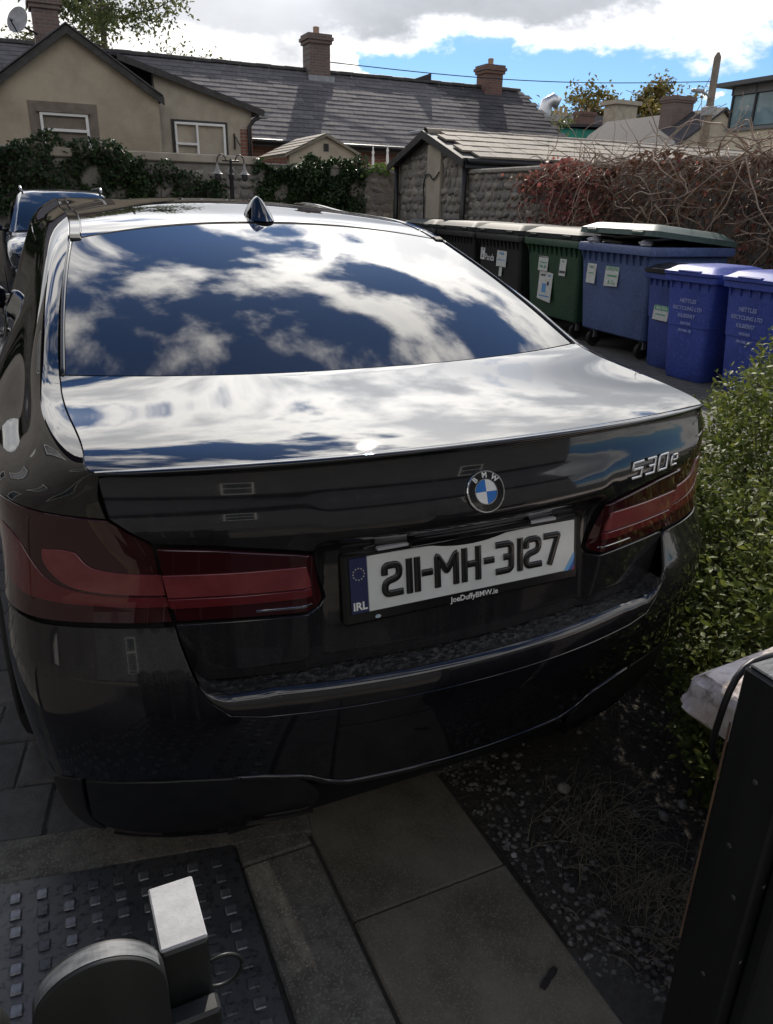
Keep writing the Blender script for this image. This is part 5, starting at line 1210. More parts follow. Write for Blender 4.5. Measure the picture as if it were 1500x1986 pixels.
# ------------------------------------------------------------------ walls, outbuilding, houses
STONES = [mat('rubble_%d' % i, c, .9, col2=tuple(x * .6 for x in c), nscale=7, col3=tuple(x * 1.35 for x in c), n3scale=30, bump=.7, bscale=25, bdist=.02) for i, c in enumerate([(.31, .285, .25), (.23, .215, .20), (.37, .34, .29), (.27, .245, .23)])]
SMESH = []
for i in range(8):
    V, F = blob(200 + i, .5, 9, 6, .24, 1.0); V = [(max(-.50, min(.50, x * 1.12)), max(-.50, min(.50, y * 1.12)), max(-.5, min(.5, z))) for x, y, z in V]
    SMESH.append(MB().add(V, F).mesh('stone', STONES[i % 4], True))
def stone_field(parent, O, U, Vv, N, w, h, sz=.22, seed=0, skip=None):
    """rubble stones set in rough courses on the plane O + a*U + b*Vv"""
    q = random.Random(seed); O = Vector(O); U = Vector(U); Vv = Vector(Vv); N = Vector(N); b_ = 0.; n = 0
    while b_ < h:
        ch = sz * q.uniform(.5, .85); a = -q.uniform(0, .1)
        while a < w:
            cw = sz * q.uniform(.45, 1.6)
            if not (skip and skip(a + cw / 2, b_ + ch / 2)) and b_ + ch * .6 < h and a + cw * .6 < w and a > -.05:
                o = obj('stone', q.choice(SMESH), parent); M_ = Matrix.Identity(4); ro = q.uniform(-.35, .35)
                X = (U * math.cos(ro) + Vv * math.sin(ro)); Y = (Vv * math.cos(ro) - U * math.sin(ro)); k = q.choice((1, -1)); hv = q.uniform(.75, 1.35); c = O + U * (a + cw / 2) + Vv * (b_ + ch / 2) - N * .03
                for i in range(3): M_[i][0] = X[i] * cw * 1.02 * k; M_[i][1] = Y[i] * ch * hv; M_[i][2] = N[i] * .13 * q.uniform(.8, 1.2); M_[i][3] = c[i]
                o.matrix_world = M_; n += 1
            a += cw + .012
        b_ += ch + .012
    return n
M_MORTAR = mat('lime_mortar', (.25, .23, .20), .95, col2=(.17, .155, .14), nscale=6, bump=.6, bscale=40, bdist=.02)
M_RENDER = mat('pebbledash', (.46, .395, .30), .95, col2=(.31, .265, .20), nscale=1.3, col3=(.54, .47, .36), n3scale=75, bump=.9, bscale=90, bdist=.02)
M_RENDER2 = mat('smooth_cement', (.42, .37, .295), .95, col2=(.31, .275, .22), nscale=2.5, bump=.3, bscale=30)
M_PATCH = mat('cement_patch', (.15, .125, .10), .95, col2=(.20, .17, .14), nscale=6, bump=.5, bscale=40)
M_BRICK = brick_mat('red_brick', (.24, .085, .055), (.19, .07, .05), (.22, .20, .18), .22, .075, .01, swap=(R(90), 0, 0))
M_WHITE = mat('white_upvc', (.72, .72, .70), .35); M_PANE = mat('window_glass', (.035, .045, .05), .03, ior=1.6); M_BLIND = mat('pale_curtain', (.80, .81, .82), .8, col2=(.66, .67, .68), nscale=4, stretch=(9, 1, 1))
M_BLK = mat('black_gutter', (.012, .012, .013), .4); M_BARGE = mat('dark_bargeboard', (.028, .027, .026), .7, col2=(.055, .052, .05), nscale=10)
M_LEAD = mat('weathered_lead', (.30, .32, .34), .6, col2=(.22, .23, .25), nscale=8)
# boundary wall with ivy
W1 = empty('boundary_wall', (0, 15.7, 0), 0, 'old stone boundary wall behind the parked car, half covered in ivy', 'wall')
MB().box((-7, 15.5, -.05), (7.25, 15.9, 2.20)).build('wall_core', M_MORTAR, W1).parent = None
for o in [o for o in bpy.data.objects if o.name.startswith('wall_core') and o.parent is None]: o.parent = W1; o.location = (0, -15.7, 0)
b = MB(); b.bbox((-7, -.26, 2.2), (4.0, .26, 2.36), .02); b.build('wall_coping', M_RENDER2, W1)
b = MB(); b.bbox((4.02, -.22, 2.2), (7.24, .22, 2.25), .02); b.build('wall_coping', M_MORTAR, W1)
def put(parent):  # children given in world space keep it
    return parent
def sf(parent, O, *a, **k):
    L_ = parent.location; n = stone_field(parent, Vector(O), *a, **k)
    for c in parent.children:
        if c.name.startswith('stone') and 'done' not in c: c.matrix_local = Matrix.Translation(-L_) @ c.matrix_basis; c['done'] = 1
    for c in parent.children:
        if 'done' in c and not c.name.startswith('stone'): pass
sf(W1, (1.6, 15.5, 1.15), (1, 0, 0), (0, 0, 1), (0, -1, 0), 2.5, 1.0, .26, seed=1)
sf(W1, (6.1, 15.5, 1.15), (1, 0, 0), (0, 0, 1), (0, -1, 0), 1.05, 1.05, .24, seed=2)
def ivy(name, label, x0, x1, ztop, zlow, n, seed, yf=15.5, c=None, cat='ivy', parent=None):
    rs = np.random.RandomState(seed); root = empty(name, ((x0 + x1) / 2, yf, 0), 0, label, cat); P = []; D = []
    ctr = rs.rand(60, 2) * [x1 - x0, 1.0]
    while len(P) < n:
        x = rs.uniform(x0, x1); t = rs.rand(); top = ztop + .10 * math.sin(x * 2.1 + seed) + .07 * math.sin(x * 5.7 + 2 * seed) + .05 * math.sin(x * 11 + seed)
        z = top - (top - zlow) * t ** 1.15
        depth = .16 + .12 * math.sin(x * 3.3 + z * 4 + seed) + .08 * math.sin(x * 8 - z * 7)
        e = min(1, (x - x0) / .35, (x1 - x) / .35); z -= (1 - e) * .3 * rs.rand()
        if e < .25 and rs.rand() < .6: continue
        y = yf - depth * rs.uniform(.3, 1.1) if rs.rand() < .75 else yf + rs.uniform(-.1, .42)
        if y > yf - .02 and z < top - .12: continue
        P.append((x - (x0 + x1) / 2, y - yf, z)); D.append((rs.randn() * .6, -.55 + rs.randn() * .4, -.55 + rs.randn() * .6))
    leaf_cloud('leaves', P, D, rs.uniform(.045, .09, n), c or leaf_mat('ivy_leaf', (.022, .044, .018), (.040, .070, .026), .45, 2.2, (.055, .085, .025), .18, 12.), root, simple_leaf(.85), seed, .5)
    tw = MB()
    for i in range(14):
        x = rs.uniform(-(x1 - x0) / 2 + .2, (x1 - x0) / 2 - .2); tw.tube([(x, -.02, zlow - .6), (x + rs.uniform(-.2, .2), -.05, zlow), (x + rs.uniform(-.3, .3), -.05, ztop - .3)], [.02, .015, .008], 5)
    tw.build('stems', M_TWIG, root)
ivy('ivy', 'thick dark ivy along the top of the wall behind the parked car', -6.5, 1.75, 2.48, 1.2, 15000, 1)
ivy('ivy', 'trailing ivy draped on the wall behind the twin lamp post', 1.3, 3.3, 2.05, 1.35, 1600, 4)
ivy('ivy', 'dark ivy on the wall in front of the small shed', 3.85, 6.35, 2.33, 1.2, 6500, 2)
o_ = ivy('weed', 'fresh light green weeds growing on the wall top beside the shed', 6.2, 7.0, 2.42, 2.2, 260, 3, 15.62, leaf_mat('weed_leaf', (.10, .17, .04), (.16, .24, .05), .5, 6., None, .3), 'weeds')
# right boundary wall
W2 = empty('boundary_wall', (7.2, 7.0, 0), 0, 'rubble stone wall running behind the bins towards the outbuilding', 'wall')
MB().box((-.17, -6.0, -.05), (.2, 5.1, 2.06)).build('wall_core', M_MORTAR, W2)
b = MB(); b.bbox((-.22, -6.0, 2.06), (.24, 5.1, 2.14), .02); b.build('wall_coping', STONES[0], W2)
sf(W2, (7.03, 12.1, 1.0), (0, -1, 0), (0, 0, 1), (-1, 0, 0), 3.4, 1.05, .19, seed=5)
# outbuilding
OB = empty('outbuilding', (7.0, 13.6, 0), 0, 'long low stone outbuilding with a grey tiled roof beyond the bins', 'building')
def wpoly(name, parent, pts, y, th, m_, axis='Y'):
    """vertical wall from a polygon (a,z); axis Y: pts are (x,z) at depth y.. y+th ; axis X: pts are (y,z) at x=y..y+th"""
    L_ = parent.location if parent else Vector((0, 0, 0)); n = len(pts)
    if axis == 'Y': V = [(a, y, z) for a, z in pts] + [(a, y + th, z) for a, z in pts]
    else: V = [(y, a, z) for a, z in pts] + [(y + th, a, z) for a, z in pts]
    F = [tuple(range(n)), tuple(range(n, 2 * n))[::-1]] + [(i, (i + 1) % n, n + (i + 1) % n, n + i) for i in range(n)]
    b = MB().add([tuple(Vector(p) - L_) for p in V], F); o = b.build(name, m_, parent); fix_normals(o.data); return o
def wbox(name, parent, a, b_, m_, r=0., smooth=None):
    L_ = parent.location if parent and parent.parent is None else (parent.parent.location if parent else Vector((0, 0, 0)))
    b = MB(); T_ = Matrix.Translation(-Vector(L_)); (b.bbox(a, b_, r, T_) if r else b.box(a, b_, T_)); return b.build(name, m_, parent, smooth)
EZ, RZ_, EY0, EY1, RY_ = 2.30, 2.86, 12.15, 15.05, 13.62
wpoly('gable_wall', OB, [(EY0, -.05), (EY1, -.05), (EY1, EZ), (RY_, RZ_ - .06), (EY0, EZ)], 7.0, .4, M_MORTAR, 'X')
sf(OB, (7.0, EY1, .95), (0, -1, 0), (0, 0, 1), (-1, 0, 0), EY1 - EY0, 1.85, .21, seed=8, skip=lambda a, z: (1.38 < a < 1.98) or (.95 + z > EZ + (RZ_ - EZ) * (1 - abs((EY1 - a) - RY_) / 1.45) - .12))
wbox('render_strip', OB, (6.93, 13.07, .9), (7.0, 13.64, 2.62), M_RENDER2, .01)
wbox('front_wall', OB, (7.42, EY0, -.05), (17, EY0 + .3, EZ), M_MORTAR)
wbox('back_wall', OB, (7.42, EY1 - .3, -.05), (17, EY1, EZ), M_MORTAR)
for y, nm in ((12.08, 'downpipe'), (14.98, 'downpipe')):
    b = MB(); b.tube([(-.10, y - 13.6, .1), (-.10, y - 13.6, 2.28)], .055, 10); b.build(nm, M_BLK, OB, True)
b = MB(); b.tube([tuple(Vector(p) - Vector((7, 13.6, 0))) for p in smooth_pts([(6.90, 13.66, .9), (6.90, 13.67, 1.7), (6.90, 13.64, 2.02), (6.90, 13.45, 2.08), (6.90, 13.35, 2.0), (6.90, 13.2, 2.02), (6.90, 13.05, 2.12)])], .014, 6); b.build('wall_cable', M_BLK, OB, True)
TILE = [mat('concrete_tile_%d' % i, c, .8, col2=tuple(x * .65 for x in c), nscale=5, col3=tuple(x * 1.3 for x in c), n3scale=50, bump=.3, bscale=60) for i, c in enumerate([(.24, .21, .175), (.20, .177, .15), (.27, .235, .19)])]
def slope_pieces(parent, x0, x1, ya, za, yb, zb, rows, tw_, meshes, name, stagger=True, jitter=.004, th=.02, limit=None, seed=0, inside=None, pick=None, lap=1.12, rest_mat=None):
    """roof coverings laid one by one on the plane from eave (ya,za) to ridge (yb,zb)"""
    q = random.Random(seed); L_ = parent.location; n = 0; rest = MB(); S = Vector((0, yb - ya, zb - za)); ln = S.length; S.normalize(); N = Vector((1, 0, 0)).cross(S); rh = ln / rows
    if N.z < 0: N = -N
    todo = []
    for r in range(rows):
        cols = int((x1 - x0) / tw_) + 1
        for c in range(cols + 1):
            xc = x0 + (c + (.5 if (r % 2 and stagger) else 0)) * tw_
            if xc - tw_ * .4 < x0 or xc + tw_ * .4 > x1 + tw_ * .3: continue
            if inside and not inside(xc, r): continue
            todo.append((r, xc))
    for k, (r, xc) in enumerate(todo):
        M_ = Matrix.Identity(4); P = Vector((xc, ya, za)) + S * (r + .5) * rh + N * (th * .9 + q.uniform(-jitter, jitter)); tl = .055 * q.uniform(.8, 1.2) * (.35 / max(rh, .2)) * .6
        A = Vector((1, 0, 0)); B = (S - N * tl).normalized(); Cn = A.cross(B); Cn = Cn if Cn.z > 0 else -Cn
        for i in range(3): M_[i][0] = A[i] * tw_ * .985; M_[i][1] = B[i] * rh * lap; M_[i][2] = Cn[i] * th; M_[i][3] = P[i] - L_[i]
        if limit is None or k < limit:
            o = obj(name, pick(xc, r) if pick else q.choice(meshes), parent); o.matrix_local = M_; n += 1
        else:
            v = [tuple(M_ @ Vector(p)) for p in [(-.5, -.5, -.5), (.5, -.5, -.5), (.5, .5, -.5), (-.5, .5, -.5), (-.5, -.5, .5), (.5, -.5, .5), (.5, .5, .5), (-.5, .5, .5)]]
            rest.add(v, [(4, 5, 6, 7), (0, 1, 5, 4), (1, 2, 6, 5), (3, 0, 4, 7)])
    if rest.v: o = rest.build(name + '_mass', rest_mat, parent); o['kind'] = 'stuff'
    return n
UNIT = []
for m_ in TILE: b = MB(); b.box((-.5, -.5, -.5), (.5, .5, .5)); UNIT.append(b.mesh('roof_tile', m_))
def slabroof(parent, name, x0, x1, ya, za, yb, zb, th, m_):
    return wpoly(name, parent, [(ya, za), (yb, zb), (yb, zb - th), (ya, za - th)], x0, x1 - x0, m_, 'X')
slabroof(OB, 'roof', 6.82, 17, EY0 - .12, EZ + .03, RY_, RZ_, .06, M_BARGE); slabroof(OB, 'roof', 6.82, 17, RY_ + .002, RZ_, EY1 + .15, EZ + .03, .06, M_BARGE)
slope_pieces(OB, 6.95, 17, EY0 - .16, EZ + .02, RY_, RZ_ + .005, 5, .36, UNIT, 'roof_tile', th=.035, seed=4)
slope_pieces(OB, 6.95, 17, EY1 + .18, EZ + .02, RY_, RZ_ + .005, 5, .36, UNIT, 'roof_tile', th=.035, seed=5, limit=0, rest_mat=TILE[0])
b = MB(); b.box((-.5, -.5, -.5), (.5, .5, .5)); b = MB(); b.add(*[(lambda V, F: (V, F))([(x, .11 * math.cos(a), .08 * math.sin(a)) for x in (-.165, .165) for a in np.linspace(-.3, math.pi + .3, 8)], [(i, i + 1, 9 + i, 8 + i) for i in range(7)])][0]); rmesh = b.mesh('ridge_tile', TILE[2], True)
for i in range(30): o = obj('ridge_tile', rmesh, OB); o.location = (6.97 + i * .334 - 7.0 + .05, RY_ - 13.6, RZ_ - .01 + RND.uniform(-.004, .004))
for ya, za, yb in ((EY0 - .16, EZ - .0, RY_), (EY1 + .18, EZ - .0, RY_)):
    wpoly('bargeboard', OB, [(ya, za - .12), (yb, RZ_ - .13), (yb, RZ_ + .015), (ya, za + .015)], 6.78, .035, M_BARGE, 'X')
wbox('eaves_board', OB, (6.86, EY0 - .16, EZ - .14), (17, EY0 - .135, EZ + .0), M_BLK)
b = MB(); b.tube([(-.1, EY0 - .20 - 13.6, EZ - .03), (10, EY0 - .20 - 13.6, EZ - .06)], .055, 8); b.build('gutter', M_BLK, OB, True)
wbox('lead_flashing', OB, (6.80, RY_ + .06, RZ_ - .03), (6.96, RY_ + .72, RZ_ + .03), M_LEAD, .01)

# creeper over the right wall
def creeper():
    rs = np.random.RandomState(21); q = random.Random(22)
    root = empty('creeper', (7.0, 7.0, 0), 0, 'leafless tangled creeper with red leaves heaped over the wall behind the bins', 'creeper'); tw = MB(); P = []; D = []; S = []
    for i in range(560):
        y = q.uniform(2.0, 9.6); z = q.uniform(1.0, 2.1) if q.random() < .55 else q.uniform(1.9, 2.20); x = 6.98 - abs(q.gauss(0, .13)) - (.22 if y < 8.3 else .05); pts = []; d = Vector((q.uniform(-.35, .25), q.uniform(-1, 1), q.uniform(-.5, .55))).normalized(); p = Vector((x, y, z)); L_ = q.uniform(.4, 1.3)
        if y > 8.4 and q.random() < .5: continue
        for k in range(9):
            pts.append(tuple(p - Vector((7, 7, 0)))); d = (d + Vector((q.gauss(0, .22), q.gauss(0, .25), q.gauss(0, .25) - .05)) + Vector(((6.75 - p.x) * .35, 0, (2.0 - p.z) * (.25 if p.z > 2.3 else 0)))).normalized(); p = p + d * L_ / 8
            if p.x > 6.96 and p.z < 2.1: p.x = 6.95
        r0 = q.uniform(.004, .013); tw.tube(pts, [r0 * (1 - .6 * k / 8) for k in range(9)], 4, cap=False)
    tw.build('stems', mat('pale_bare_vine', (.24, .165, .12), .85, col2=(.36, .28, .22), nscale=5), root)
    tw = MB()
    for i in range(420):
        y = q.uniform(2.0, 9.0); x = 6.98 - abs(q.gauss(0, .12)); z = q.uniform(.5, 2.1); L_ = q.uniform(.3, .9); p = Vector((x, y, z)); d = Vector((-.1, q.uniform(-.6, .6), -1)).normalized(); pts = []
        for k in range(6): pts.append(tuple(p - Vector((7, 7, 0)))); d = (d + Vector((q.gauss(0, .2), q.gauss(0, .3), q.gauss(0, .1)))).normalized(); p = p + d * L_ / 5; p.x = min(p.x, 6.97)
        tw.tube(pts, .005, 4, cap=False)
    tw.build('stems', mat('dark_vine', (.05, .035, .03), .9, col2=(.09, .06, .05), nscale=5), root)
    n = 7500
    for i in range(n):
        y = q.uniform(2.0, 10.2); t = q.random(); z = 2.12 - t ** 1.3 * 1.3 + .10 * math.sin(y * 3)
        if y > 9.4 and z < 1.75 and q.random() < .8: continue
        if y < 7.6 and q.random() < .45: continue
        P.append((-.05 - abs(q.gauss(0, .13)) - (.20 if y < 8.3 else .03), y - 7, z)); D.append((-.6 + rs.randn() * .4, rs.randn() * .5, -.8 + rs.randn() * .4)); S.append(q.uniform(.045, .095))
    P = np.array(P); D = np.array(D); S = np.array(S); red = rs.rand(len(P)) < np.clip(1.05 - np.abs(P[:, 1] + 7 - 8.9) / 1.5, .03, .85)
    leaf_cloud('red_leaves', P[red], D[red], S[red], leaf_mat('crimson_leaf', (.27, .085, .08), (.38, .15, .12), .5, 3., (.13, .05, .045), .35, 10.), root, simple_leaf(.8), 3)
    leaf_cloud('withered_leaves', P[~red], D[~red], S[~red], leaf_mat('withered_leaf', (.12, .065, .045), (.18, .10, .065), .7, 3., (.07, .04, .032), .2, 10.), root, simple_leaf(.8), 4)
creeper()

# twin lantern post
LP = empty('lamp_post', (3.19, 14.6, 0), 0, 'dark twin-armed garden lamp post with two bell-shaped lanterns in front of the wall', 'lamp post')
M_LPD = mat('dark_iron', (.022, .022, .024), .5); M_SHADE = mat('pale_lamp_shade', (.30, .29, .27), .5, col2=(.22, .21, .2), nscale=20)
MB().lathe([(.07, 0), (.07, .12), (.045, .16), (.04, 1.9), (.05, 1.92), (.05, 1.98), (.03, 2.0), (.025, 2.2), (.035, 2.22), (.0, 2.27)], 14).build('post', M_LPD, LP, 40)
MB().tube([(-.16, 0, 2.22), (.16, 0, 2.22)], .014, 8).build('cross_bar', M_LPD, LP, True)
for s in (-1, 1):
    MB().tube([(s * (.175 + .088 * math.cos(a)), 0, 2.20 + .125 * math.sin(a) if math.sin(a) > 0 else 2.20) for a in np.linspace(math.pi, 0, 13)] + [(s * .263, 0, 2.17)], .012, 8).build('arm', M_LPD, LP, True)
    MB().tube([(s * .10, 0, 1.98), (s * .03, 0, 2.1)], .012, 6).build('brace', M_SHADE, LP, True)
    sh = MB().lathe([(.018, .17), (.022, .16), (.028, .12), (.045, .06), (.075, .02), (.105, 0), (.10, -.006), (.06, .01)], 20, Matrix.Translation((s * .263, 0, 1.985)), cap=False).build('lamp_shade', M_SHADE, LP, 50)
    V, F = blob(3, .02, 10, 8, 0, 1.); MB().add([(p[0] + s * .263, p[1], p[2] + 2.165) for p in V], F).build('finial', M_SHADE, sh, True)
    MB().lathe([(.055, 0), (.06, -.04), (.05, -.10), (.02, -.12), (0, -.12)], 16, Matrix.Translation((s * .263, 0, 1.985)), cap=False).build('lantern_glass', mat('smoky_glass', (.05, .05, .05), .1, coat=.5), sh, 50)

# ------------------------------------------------------------------ slate-roofed house and its extensions
HS = empty('slate_house', (8, 22, 0), 0, 'long single-storey house with a grey slate roof and brick chimneys', 'house')
wbox('wall', HS, (-6, 20.55, -.05), (15.34, 20.9, 3.11), M_BRICK)
wpoly('gable_wall', HS, [(20.55, -.05), (27.4, -.05), (27.4, 3.0), (24.0, 5.15), (20.55, 3.0)], 15.35, .35, M_RENDER2, 'X')
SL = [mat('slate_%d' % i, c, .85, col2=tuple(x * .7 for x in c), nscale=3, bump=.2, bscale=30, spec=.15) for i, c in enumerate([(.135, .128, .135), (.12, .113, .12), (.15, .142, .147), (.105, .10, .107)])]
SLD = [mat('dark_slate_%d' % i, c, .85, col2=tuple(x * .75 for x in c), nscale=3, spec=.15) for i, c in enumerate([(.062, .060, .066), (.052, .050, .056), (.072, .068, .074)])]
SLM = [MB().box((-.5, -.5, -.5), (.5, .5, .5)).mesh('slate', m_) for m_ in SL]; SLDM = [MB().box((-.5, -.5, -.5), (.5, .5, .5)).mesh('slate', m_) for m_ in SLD]
RYE, RZE, RYR, RZR = 20.25, 3.02, 24.0, 5.24
slabroof(HS, 'roof', -6, 15.95, RYE, RZE, RYR, RZR, .07, M_BARGE); slabroof(HS, 'roof', -6, 15.95, RYR + .002, RZR, 27.7, 3.02, .07, SL[1])
qs = random.Random(4)
def pick_slate(x, r): return qs.choice(SLM)
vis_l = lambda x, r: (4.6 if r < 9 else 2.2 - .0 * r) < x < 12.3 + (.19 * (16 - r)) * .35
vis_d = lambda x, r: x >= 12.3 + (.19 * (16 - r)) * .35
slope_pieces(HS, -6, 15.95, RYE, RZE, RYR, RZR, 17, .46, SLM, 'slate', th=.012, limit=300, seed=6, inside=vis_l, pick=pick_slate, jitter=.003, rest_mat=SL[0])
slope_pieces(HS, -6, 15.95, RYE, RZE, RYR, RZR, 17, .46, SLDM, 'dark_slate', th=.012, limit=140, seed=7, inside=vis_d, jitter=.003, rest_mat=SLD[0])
slope_pieces(HS, -6, 15.95, RYE, RZE, RYR, RZR, 17, .46, SLM, 'side_slate', th=.018, limit=0, seed=8, inside=lambda x, r: x <= (4.6 if r < 9 else 2.2), rest_mat=SL[0])
b = MB(); b.add(*[(lambda V, F: (V, F))([(x, .13 * math.cos(a), .09 * math.sin(a)) for x in (-.22, .22) for a in np.linspace(-.2, math.pi + .2, 7)], [(i, i + 1, 8 + i, 7 + i) for i in range(6)])][0]); rm2 = b.mesh('ridge_tile', M_BARGE, True)
for i in range(49): o = obj('ridge_tile', rm2, HS); o.location = (-5.78 + i * .445 - 8, 24.0 - 22, 5.25 + RND.uniform(-.008, .008)); o.rotation_euler = (0, RND.uniform(-.012, .012), 0)
b = MB(); b.tube([(-14, 20.17 - 22, 2.99), (7.9, 20.17 - 22, 2.97)], .06, 8); b.build('gutter', M_BLK, HS, True)
wbox('eaves_board', HS, (-6, 20.24, 2.86), (15.9, 20.27, 3.0), M_BARGE)
M_CHB = brick_mat('chimney_brick', (.16, .10, .085), (.12, .08, .07), (.15, .14, .13), .22, .075, .012, swap=(R(90), 0, 0))
M_CHR = brick_mat('red_chimney_brick', (.17, .075, .055), (.13, .06, .045), (.13, .12, .11), .22, .075, .012, swap=(R(90), 0, 0))
def chimney(x0, x1, y, z0, z1, m_, d=.62, pots=1, parent=None):
    c = wbox('chimney', parent or HS, (x0, y - d / 2, z0), (x1, y + d / 2, z1 - .34), m_)
    for i, (dz0, dz1, o_) in enumerate(((-.338, -.25, .05), (-.248, -.16, .09), (-.158, -.08, .05))):
        wbox('chimney_course', c, (x0 - o_, y - d / 2 - o_, z1 + dz0), (x1 + o_, y + d / 2 + o_, z1 + dz1), m_)
    P_ = (parent or HS).location
    for k in range(pots):
        xx = x0 + (x1 - x0) * (k + .5) / pots; MB().lathe([(.11, z1 - .08), (.12, z1 - .05), (.09, z1), (.095, z1 + .13), (.08, z1 + .14)], 14, Matrix.Translation((xx - P_.x, y - P_.y, 0)), cap=False).build('chimney_pot', mat('clay_pot', (.30, .20, .14), .8), c, 40)
    return c
chimney(8.0, 8.66, 23.9, 4.6, 6.28, M_CHB); wbox('lead_flashing', HS, (7.93, 23.45, 4.78), (8.75, 23.58, 5.08), M_LEAD, .01)
chimney(14.2, 14.85, 23.9, 4.7, 5.98, M_CHR)
wpoly('roof_vent', HS, [(11.55, 5.26), (12.3, 5.30), (12.3, 5.52)], 23.9, .3, SLD[0])
# gabled extension facing us
EX = empty('gabled_extension', (1.5, 18.5, 0), 0, 'pebbledashed gabled house extension with a lattice-topped window', 'house')
gx0, gx1, gpx, gpz = -1.30, 2.42, .72, 4.60
zl = lambda x: gpz - (.735 if x < gpx else .64) * abs(x - gpx)
wpoly('gable_wall', EX, [(gx0, -.05), (gx1, -.05), (gx1, zl(gx1)), (gpx, gpz), (gx0, zl(gx0))], 17.5, .3, M_RENDER)
for sgn, xe in ((-1, -1.55), (1, 2.52)):
    za = zl(xe)
    wpoly('roof', EX, [(gpx, gpz + .075), (xe, za + .075), (xe, za), (gpx, gpz)], 17.38, 4.6, SLD[0])
    wpoly('bargeboard', EX, [(gpx, gpz + .062), (xe, za + .062), (xe, za - .085), (gpx, gpz - .085)], 17.34, .035, M_BARGE)
    wpoly('verge_slates', EX, [(gpx, gpz + .105), (xe - .02, za + .105), (xe - .02, za + .078), (gpx, gpz + .078)], 17.30, .5, SL[3])
wbox('cement_surround', EX, (-.17, 17.485, 2.1), (1.15, 17.5, 3.30), M_PATCH, .004)
def window(parent, x0, x1, z0, z1, y, mull=(), trans=(), frame=.055, pane_m=None, lattice=None, mat_f=None, depth=.06):
    mat_f = mat_f or M_WHITE; L_ = parent.location
    w_ = wbox('window', parent, (x0, y + .03, z0), (x1, y + .04, z1), pane_m or M_PANE)
    def bar(a, c): wbox('frame', w_, a, c, mat_f, .006)
    bar((x0, y - depth, z0), (x1, y + .028, z0 + frame)); bar((x0, y - depth, z1 - frame), (x1, y + .028, z1)); bar((x0, y - depth - .001, z0 + frame), (x0 + frame, y + .027, z1 - frame)); bar((x1 - frame, y - depth - .001, z0 + frame), (x1, y + .027, z1 - frame))
    for m_ in mull: bar((m_ - frame / 2, y - depth - .003, z0 + frame), (m_ + frame / 2, y + .026, z1 - frame))
    for a, c, t in trans: bar((a, y - depth - .006, t - frame / 2), (c, y + .025, t + frame / 2))
    if lattice:
        a, c, e, f = lattice; n = 7; st = (c - a) / n; P_ = parent.location
        for k in range(-3, n + 1):
            for sg in (1, -1):
                p0 = [a + k * st, e]; p1 = [a + k * st + (f - e) * .7, f]
                if sg < 0: p0, p1 = [p0[0], f], [p1[0], e]
                if p0[0] < a: t = (a - p0[0]) / (p1[0] - p0[0]); p0 = [a, p0[1] + (p1[1] - p0[1]) * t]
                if p1[0] > c: t = (c - p0[0]) / (p1[0] - p0[0]); p1 = [c, p0[1] + (p1[1] - p0[1]) * t]
                if p1[0] - p0[0] < .02: continue
                MB().tube([(p0[0] - P_.x, y + .02 - P_.y, p0[1]), (p1[0] - P_.x, y + .02 - P_.y, p1[1])], .010, 4).build('lead_came', M_WHITE, w_)
    return w_
window(EX, .03, .955, 2.2, 3.10, 17.485, (), [(.03, .955, 2.78)], .055, M_BLIND, (.09, .90, 2.81, 3.04))
wbox('window_sill', EX, (-.02, 17.40, 3.105), (1.0, 17.48, 3.14), M_PATCH)
# lean-to
LE = empty('lean_to_extension', (3.5, 19.2, 0), 0, 'smooth rendered lean-to extension with a two-light window and black downpipe', 'house')
zt = lambda x: 4.28 - .278 * (x - 1.6)
wpoly('wall', LE, [(2.44, -.05), (4.58, -.05), (4.58, zt(4.58)), (2.44, zt(2.44))], 18.0, .3, M_RENDER2)
wpoly('side_wall', LE, [(18.3, -.05), (20.5, -.05), (20.5, zt(4.4)), (18.3, zt(4.4))], 4.28, .3, M_RENDER2, 'X')
wpoly('roof', LE, [(1.6, zt(1.6) + .09), (4.86, zt(4.86) + .09), (4.86, zt(4.86) + .02), (1.6, zt(1.6) + .02)], 17.86, 3.2, SLD[1])
wpoly('bargeboard', LE, [(1.7, zt(1.7) + .08), (4.84, zt(4.84) + .08), (4.84, zt(4.84) - .05), (1.7, zt(1.7) - .05)], 17.82, .035, M_BARGE)
window(LE, 2.80, 3.94, 2.2, 3.12, 17.985, (3.30,), [(2.80, 3.30, 2.68)], .05, M_BLIND)
wbox('dark_surround', LE, (2.74, 17.97, 3.125), (4.0, 17.999, 3.17), M_BARGE); wbox('dark_surround', LE, (3.945, 17.97, 2.2), (4.0, 17.999, 3.12), M_BARGE); wbox('dark_surround', LE, (2.74, 17.97, 2.2), (2.795, 17.999, 3.12), M_BARGE)
b = MB(); b.tube([(4.84 - 3.5, 17.9 - 19.2, 3.36), (4.62 - 3.5, 17.93 - 19.2, 3.25), (4.50 - 3.5, 17.94 - 19.2, 3.1), (4.50 - 3.5, 17.94 - 19.2, .1)], .045, 10); b.build('downpipe', M_BLK, LE, True)
wbox('gutter_end', LE, (4.72, 17.84, 3.30), (4.95, 18.1, 3.40), M_LEAD, .01)
wbox('brick_pier', LE, (4.30, 17.985, -.05), (4.575, 17.999, 3.05), M_BRICK)
b = MB(); b.tube([(4.15 - 3.5, -1.24, 2.95), (4.15 - 3.5, -1.24, 2.62)], .02, 6); b.tube([(4.15 - 3.5, -1.24, 2.92), (4.27 - 3.5, -1.28, 2.7)], .012, 6); b.build('iron_bracket', M_BLK, LE)
